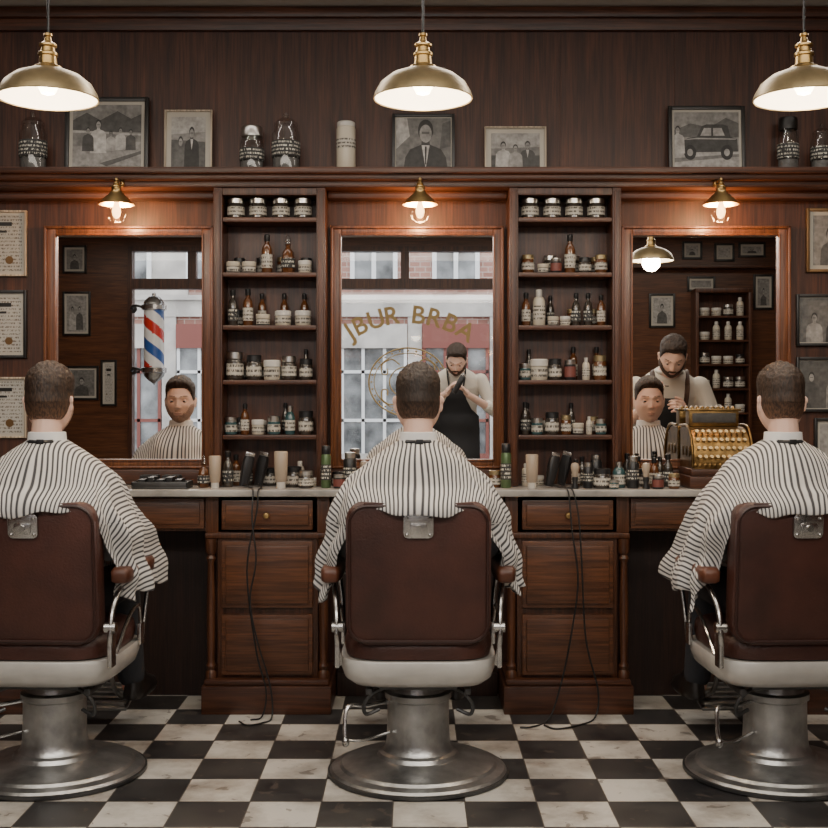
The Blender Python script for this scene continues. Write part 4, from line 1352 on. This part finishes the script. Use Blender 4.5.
def barber(loc, rz, drop, label, hm, seed, wr, fdirs, beard, suspend, pitch=30, wide=1., hs=1.):
    t = thing('person', label, 'person', loc, (0, 0, rz))
    D = V((0, 0, -drop)); W_ = wide
    sp = [((0, -.02, .90), .14, .10), ((0, 0, .97), .165, .115), ((0, .03, 1.07), .15, .105), ((0, .10, 1.21), .17, .12), ((0, .16, 1.30), .175, .105), ((0, .20, 1.36), .135, .08), ((0, .235, 1.405), .066, .060), ((0, .26, 1.44), .056, .056)]
    sp = [(V(c) + D, a * W_, b_) for c, a, b_ in sp]
    hc = V((0, .335, 1.485)) + D
    M = Matrix.Translation(hc) @ Matrix.Rotation(-math.radians(pitch), 4, 'X') @ Matrix.Rotation(math.radians(6), 4, 'Z') @ Matrix.Scale(hs, 4)
    b = B(); b.sloft(sp); headmesh(b, M); b.cap(V((0, .23, 1.39)) + D, .058, V((0, .30, 1.43)) + D, .052)
    sh = {}
    for s in (-1, 1):
        S = V((s * .185 * W_, .17, 1.315)) + D; E = V((s * .285 * W_, .20, 1.055)) + D; W = V(wr[0 if s < 0 else 1])
        sh[s] = (S, E, W)
        b.cap(S, .052, E, .041); b.cap(E, .040, W, .026)
        hand(b, W, fdirs[0 if s < 0 else 1], V((-s, .2, .1)), s, .75)
        K = V((s * .11, .06, .50 - drop * .5)); A = V((s * .12, 0, .09))
        b.cap(V((s * .085, -.01, .90)) + D, .085, K, .058); b.cap(K, .056, A, .038); b.cap(A - V((0, 0, .02)), .036, A + V((0, .14, -.055)), .028)
    part('body', blob(b, .0034, 5, 'person_body', [SKIN]), None, t)
    b = B(); b.sloft([(c, a + .012, d + .012) for c, a, d in sp[:-1]])
    for s in (-1, 1):
        S, E, W = sh[s]; b.cap(S, .062, E, .053); b.cap(E, .052, E.lerp(W, .28), .047)
    part('shirt', blob(b, .007, 3, 'shirt', [SHIRT]), None, t, 'cream shirt with rolled sleeves')
    b = B(); b.tube([V((.072 * math.sin(a), .225 - .062 * math.cos(a), 1.415 - .02 * (1 - math.cos(a)) * .5)) + D for a in [k * PI / 8 for k in range(-7, 8)]], .011, 8, 2)
    part('collar', b, [SHIRT], t)
    b = B(); b.sloft([(V((0, -.02, .86)) + D, .15 * W_, .11), (V((0, 0, .95)) + D, .178 * W_, .13), (V((0, .015, 1.01)) + D, .17 * W_, .125)])
    for s in (-1, 1):
        K = V((s * .11, .06, .50 - drop * .5)); A = V((s * .12, 0, .10))
        b.cap(V((s * .085, -.01, .90)) + D, .095, K, .068); b.cap(K, .066, A, .052)
    part('trousers', blob(b, .009, 3, 'trousers', [TROUS]), None, t)
    for s in (-1, 1):
        q = B().loft([(s * .12, .06, 0, .046, .14), (s * .12, .06, .012, .050, .145), (s * .12, .05, .04, .045, .13), (s * .12, .01, .075, .040, .075), (s * .12, -.01, .11, .042, .048)], 2.4, 28)
        part('shoe', q, [SHOEM], t)
    bm = bmesh.new(); rows = []
    lv = [(V((0, .16, 1.30)) + D, .188, .122, .32), (V((0, .10, 1.21)) + D, .185, .137, .42), (V((0, .05, 1.11)) + D, .170, .128, .75), (V((0, .015, 1.01)) + D, .190, .142, 1.15), (V((0, .02, .86)) + D, .195, .165, 1.15), (V((0, .04, .70)) + D, .200, .175, 1.1), (V((0, .05, .55)) + D, .205, .18, 1.1)]
    for c, rx, ry, am in lv:
        tz = V((0, .45, 1)).normalized() if c.z > 1.02 - drop else V((0, 0, 1))
        Yv = tz.cross(V((1, 0, 0))).normalized()
        if Yv.y < 0: Yv = -Yv
        rows.append([bm.verts.new(c + V((1, 0, 0)) * rx * W_ * math.sin(a) + Yv * (ry + .006) * math.cos(a)) for a in [am * (k / 12 - 1) for k in range(25)]])
    for A_, Q in zip(rows, rows[1:]):
        for k in range(24): bm.faces.new((A_[k], A_[k + 1], Q[k + 1], Q[k]))
    ap = B(); ap.merge(bm)
    if not suspend:
        for s in (-1, 1):
            ap.tube([V((s * .06, .285, 1.265)) + D, V((s * .075, .28, 1.36)) + D, V((s * .075, .21, 1.43)) + D, V((s * .05, .15, 1.43)) + D], .010, 8, 5, flat=.4)
    ao = part('apron', ap, [APRON], t, 'black barber apron', angle=80)
    m = ao.modifiers.new('s', 'SOLIDIFY'); m.thickness = .004
    if suspend:
        sb = B()
        for s in (-1, 1):
            sb.tube([V((s * .085, .140, 1.02)) + D, V((s * .088, .210, 1.15)) + D, V((s * .092, .270, 1.26)) + D, V((s * .095, .275, 1.335)) + D, V((s * .098, .20, 1.405)) + D, V((s * .08, .10, 1.36)) + D], .017, 8, 5, flat=.35)
        part('suspenders', sb, [STRAPM], t, 'dark brown suspenders')
    add_face(t, M, hm, hair_fn(.020, .003, .010, seed), beard, BEARDM, HAIRB)
    return t


bar2 = barber((.345, -.84, 0), 0, -.03, 'standing bearded person in cream shirt and black apron', HAIRB, 3.3,
              [(-.085, .43, 1.235), (.095, .43, 1.220)], [(.45, .3, .75), (-.5, .25, .65)], beard_fn(.006), False, 32, 1.15, 1.12)
h = thing('hair_clipper', 'black cordless hair clipper held in both hands', 'hair clipper', (.355, -.320, 1.305), (0, .5, 0))
part('body', B().loft([(0, 0, -.08, .019, .015), (0, 0, .0, .024, .019), (0, 0, .06, .025, .019), (0, 0, .08, .020, .012)], 3, 24), [BLACKP], h)
part('blade', B().box((0, 0, .087), (.040, .012, .018), .002), [CHROME], h)
bar3 = barber((1.48, 2.40, 0), .04, .06, 'standing bearded person in cream shirt and dark suspenders cutting hair', HAIRB, 8.1,
              [(-.12, .42, 1.190), (.06, .42, 1.115)], [(-.15, .8, .45), (-.45, .7, .25)], beard_fn(.006), True, 33)
h = thing('scissors', 'small steel hair scissors held in the hand', 'scissors', (1.37, 2.965, 1.255), (0, 0, .2))
part('blade', B().box((0, .05, 0), (.008, .10, .003), .001, Matrix.Rotation(.06, 4, 'Z')), [CHROME], h)
part('blade', B().box((0, .05, .003), (.008, .10, .003), .001, Matrix.Rotation(-.06, 4, 'Z')), [CHROME], h)
for s in (-1, 1):
    part('handle', B().tube([(s * .004, 0, 0), (s * .016, -.02, 0), (s * .024, -.04, 0), (s * .014, -.056, 0), (s * .004, -.042, 0), (s * .012, -.02, 0)], .003, 8), [CHROME], h)

# ---------------------------------------------------------------- room behind, seen in the mirrors
YR = YB + .001


def back_pic(x0, x1, y0, y1, shapes, base, fm=BLACKF, cert=False):
    cx = (MX(x0, YB) + MX(x1, YB)) / 2; w = MX(x1, YB) - MX(x0, YB); z0, z1 = MZ(y1, YB), MZ(y0, YB)
    picture('framed_photograph', 'black framed photograph hanging on the dark wood wall', cx, (z0 + z1) / 2, w, z1 - z0, YR, fm, .02, .02, shapes, base, face=1, group='pictures on the window wall', cert=cert)


back_pic(64, 88, 246, 274, fig(0, .2, .8, .1, .4), .3)
back_pic(64, 92, 292, 336, fig(-.3, .2, .5, .1, .4) + fig(.4, .2, .5, .5, .3), .35)
back_pic(66, 100, 366, 400, fig(0, .1, .8, .08, .35), .2)
back_pic(102, 118, 360, 406, [], .4, cert=True)
back_pic(648, 674, 294, 328, fig(0, .2, .8, .1, .4), .45)
back_pic(686, 714, 277, 292, [], .3)
back_pic(681, 701, 242, 260, fig(0, 0, .7, .1, .4), .4)
back_pic(713, 733, 244, 262, [], .45)
back_pic(737, 764, 243, 258, fig(0, 0, .7, .1, .4), .4)
back_pic(752, 772, 275, 310, fig(0, 0, .7, .1, .4), .3)
x0, x1 = MX(690, YB), MX(745, YB)
r = thing('shelf_unit', 'small open dark wood shelf unit with jars', 'shelf', ((x0 + x1) / 2, YB, 0))
w = (x1 - x0) / 2
b = B()
for sx in (-1, 1): b.span(sx * w, sx * (w - .03), .001, .2, .5, 2.2, .003)
b.span(-w, w, .001, .2, 2.2, 2.24, .004); b.span(-w + .03, w - .03, .001, .012, .5, 2.2)
part('frame', b, [WOODV], r)
zs = [1.98, 1.75, 1.52, 1.29, 1.06, .83]
for z in zs: part('shelf', B().span(-w + .03, w - .03, .012, .195, z - .018, z), [WOODH], r)
for z in zs[:5]:
    for q in range(4):
        prod(random.choice(['jar', 'jarw', 'botw', 'jarw', 'jark']), (x0 + x1) / 2 - .17 + q * .113, YB + .14, z + .0005, 1.4, 'jars on the far shelf unit')
b = B(); b.span(2.0, XR - .01, YB + .001, YB + .15, 2.44, 2.47, .004)
one('display_ledge', b, [WOODH], 'short dark wood ledge on the window wall', 'shelf')

# barber pole
px_ = MX(155, -1.78); zt, zb = MZ(292, -1.78), MZ(386, -1.78)
t = thing('barber_pole', 'red white and blue striped barber pole with chrome caps', 'barber pole', (px_, -1.78, zb))
H = zt - zb; r0 = .095
bm = bmesh.new(); N, K = 48, 60
hz0, hz1 = H * .20, H * .80
R = [[bm.verts.new((r0 * math.cos(2 * PI * k / N), r0 * math.sin(2 * PI * k / N), hz0 + (hz1 - hz0) * i / K)) for k in range(N)] for i in range(K + 1)]
fl = []
for i in range(K):
    for k in range(N):
        f = bm.faces.new((R[i][k], R[i][(k + 1) % N], R[i + 1][(k + 1) % N], R[i + 1][k]))
        u = ((k / N) * 1 - i / K * 1.25) % 1.0 * 4
        fl.append((0, 1, 0, 2)[int(u) % 4])
for f, m in zip(bm.faces, fl): f.material_index = m
bm.normal_update()
me = bpy.data.meshes.new('striped_cylinder'); bm.to_mesh(me); bm.free()
for m in (WHITE, RED, BLUE): me.materials.append(m)
me.shade_smooth()
part('striped_cylinder', me, None, t)
part('cap', B().lathe([(.10, hz1), (.118, hz1 + .01), (.118, hz1 + .05), (.10, hz1 + .06), (.09, hz1 + .09), (.05, hz1 + .13), (.02, hz1 + .14), (.02, hz1 + .16), (0, hz1 + .17)], n=40), [CHROME], t)
part('cap', B().lathe([(.10, hz0), (.118, hz0 - .01), (.118, hz0 - .05), (.10, hz0 - .06), (.09, hz0 - .09), (.05, hz0 - .13), (.02, hz0 - .15), (0, hz0 - .17)], n=40), [CHROME], t)
b = B()
for z in (hz0 - .03, hz1 + .03):
    b.tube([(-.10, 0, z), (-.19, -.03, z + .02), (-.24, -.10, z), (-.25, -.215, z)], .012, 8)
    b.cyl((-.25, -.219, z), (-.25, -.205, z), .04)
part('bracket', b, [CASTD], t)


def text_mesh(ch, size):
    c = bpy.data.curves.new('t', 'FONT'); c.body = ch; c.size = size; c.extrude = .0015; c.offset = size * .018; c.align_x = 'CENTER'
    o = bpy.data.objects.new('t', c); COL.objects.link(o)
    dg = bpy.context.evaluated_depsgraph_get(); dg.update()
    me = bpy.data.meshes.new_from_object(o.evaluated_get(dg)); bpy.data.objects.remove(o)
    return me


b = B(); txt = 'JBUR BRBA'; Rr = .98; cxx = MX(408, YB); czz = MZ(323, YB) - Rr
wd = {'J': .66, ' ': .55, 'B': .90, 'U': .95, 'R': .93, 'A': .95}
tot = sum(wd[c] for c in txt); acc = 0.; step = 1.27 / tot
for k, ch in enumerate(txt):
    a = (acc + wd[ch] / 2 - tot / 2) * step; acc += wd[ch]
    if ch == ' ': continue
    me = text_mesh(ch, .245)
    xs = [v.co.x for v in me.vertices]; me.transform(Matrix.Translation((-(min(xs) + max(xs)) / 2, 0, 0)))
    M = Matrix.Translation((cxx + Rr * math.sin(a), YB - .04, czz + Rr * math.cos(a))) @ Matrix.Rotation(a, 4, 'Y') @ Matrix.Rotation(PI / 2, 4, 'X')
    me.transform(M); b.bm.from_mesh(me); bpy.data.meshes.remove(me)


def ring(b, cx, cz, rx, rz, th, n=48):
    P = [V((cx + rx * math.cos(2 * PI * k / n), YB - .042, cz + rz * math.sin(2 * PI * k / n))) for k in range(n + 1)]
    b.tube(P, th, 6, 1)


ez = MZ(382, YB)
ring(b, cxx, ez, .38, .33, .008); ring(b, cxx, ez, .33, .28, .005); ring(b, cxx, ez, .18, .15, .006)
for k in range(28):
    a = 2 * PI * k / 28; b.sph((cxx + .355 * math.cos(a), YB - .042, ez + .305 * math.sin(a)), (.010, .003, .010), n=8)
for s in (-1, 1):
    for q in (-1, 1):
        b.tube([(cxx + s * .08, YB - .042, ez + q * .17), (cxx + s * .16, YB - .042, ez + q * .22), (cxx + s * .25, YB - .042, ez + q * .17), (cxx + s * .25, YB - .042, ez + q * .08), (cxx + s * .20, YB - .042, ez + q * .08), (cxx + s * .20, YB - .042, ez + q * .13)], .007, 6)
one('window_lettering', b, [GOLD], 'gold arched lettering and oval emblem painted on the shop window', 'window sign')

# street outside
struct('ground', B().span(-14, 14, -16, YB - .15, -.3, -.12), [ASPH])
r = thing('building_facade', 'red brick and pale stone building across the street', 'building', (0, -9.5, -.12))
b = B().span(-11, 11, -.4, 0, 0, 9)
part('wall', b, [BRICK], r)
b = B()
P_ = 1.30
for z in (2.62, 5.4): b.span(-11, 11, 0, .1, z, z + .30)
b.span(-11, 11, 0, .16, 2.88, 2.96)
for i in range(-8, 9): b.span(i * P_ - .11, i * P_ + .11, 0, .08, 0, 2.7)
b.span(-11, 11, 0, .06, 0, .4)
b.span(-11, -3.6, 0, .05, 2.9, 5.4)
part('stone_trim', b, [STONE], r)
for i in range(-8, 8):
    x = i * P_ + P_ / 2
    for z in (3.10, 5.9):
        b = B().span(x - .34, x + .34, .02, .06, z, z + 1.6, mi=1)
        for sx in (-1, 0, 1): b.span(x + sx * .34 - .035, x + sx * .34 + .035, .02, .11, z, z + 1.6)
        for zz in (z, z + .75, z + 1.53): b.span(x - .38, x + .38, .02, .11, zz, zz + .07)
        part('window', b, [WFRAME, SKYPANE], r)
    b = B().span(x - .52, x + .52, .01, .05, .45, 2.15, mi=1)
    b.span(x - .53, x + .53, .01, .09, 0, .45); b.span(x - .53, x + .53, .01, .13, 2.12, 2.5)
    for q in (-.5, -.17, .17, .5): b.span(x + q - .025, x + q + .025, .02, .08, .45, 2.15, mi=2)
    for zz in (.95, 1.72): b.span(x - .52, x + .52, .02, .08, zz, zz + .05, mi=2)
    part('shopfront', b, [SHOPRED if i % 3 == 0 else STONE, SKYPANE, WFRAME if i % 2 else SHOPRED], r)

# ---------------------------------------------------------------- lighting
w = bpy.data.worlds.new('world'); sc.world = w; w.use_nodes = True
w.node_tree.nodes['Background'].inputs[0].default_value = (.90, .94, 1, 1)
w.node_tree.nodes['Background'].inputs[1].default_value = 3.6
light('tilted_front_fill', 'AREA', (0, .55, 2.66), 88, (1, .94, .87), 5.0, (math.radians(24), 0, 0), .5)  # added fill without a fixture, tilted at the mirror wall and customers' backs
light('overhead_fill', 'AREA', (0, 2.6, 2.735), 38, (1, .91, .79), 4.5, (0, 0, 0), .8)  # extra soft fill from overhead, no such lamp in the room
light('face_fill', 'AREA', (0, 4.25, 2.72), 42, (1, .92, .84), 4.0, (math.radians(-38), 0, 0), .25)  # unseen fill added to brighten the faces turned to the mirrors
light('rear_room_fill', 'AREA', (0, -.6, 2.74), 60, (1, .90, .78), 7.0, (0, 0, 0), .7)  # invented fill that lifts the dark back room in the reflections

# ---------------------------------------------------------------- camera
cam = bpy.data.cameras.new('camera'); co = bpy.data.objects.new('camera', cam); COL.objects.link(co)
cam.sensor_width = 36; cam.lens = F * 36 / 828; cam.shift_y = -14 / 828; cam.clip_start = .02
co.location = (CX, 0, CH); co.rotation_euler = (PI / 2, 0, 0)
sc.camera = co
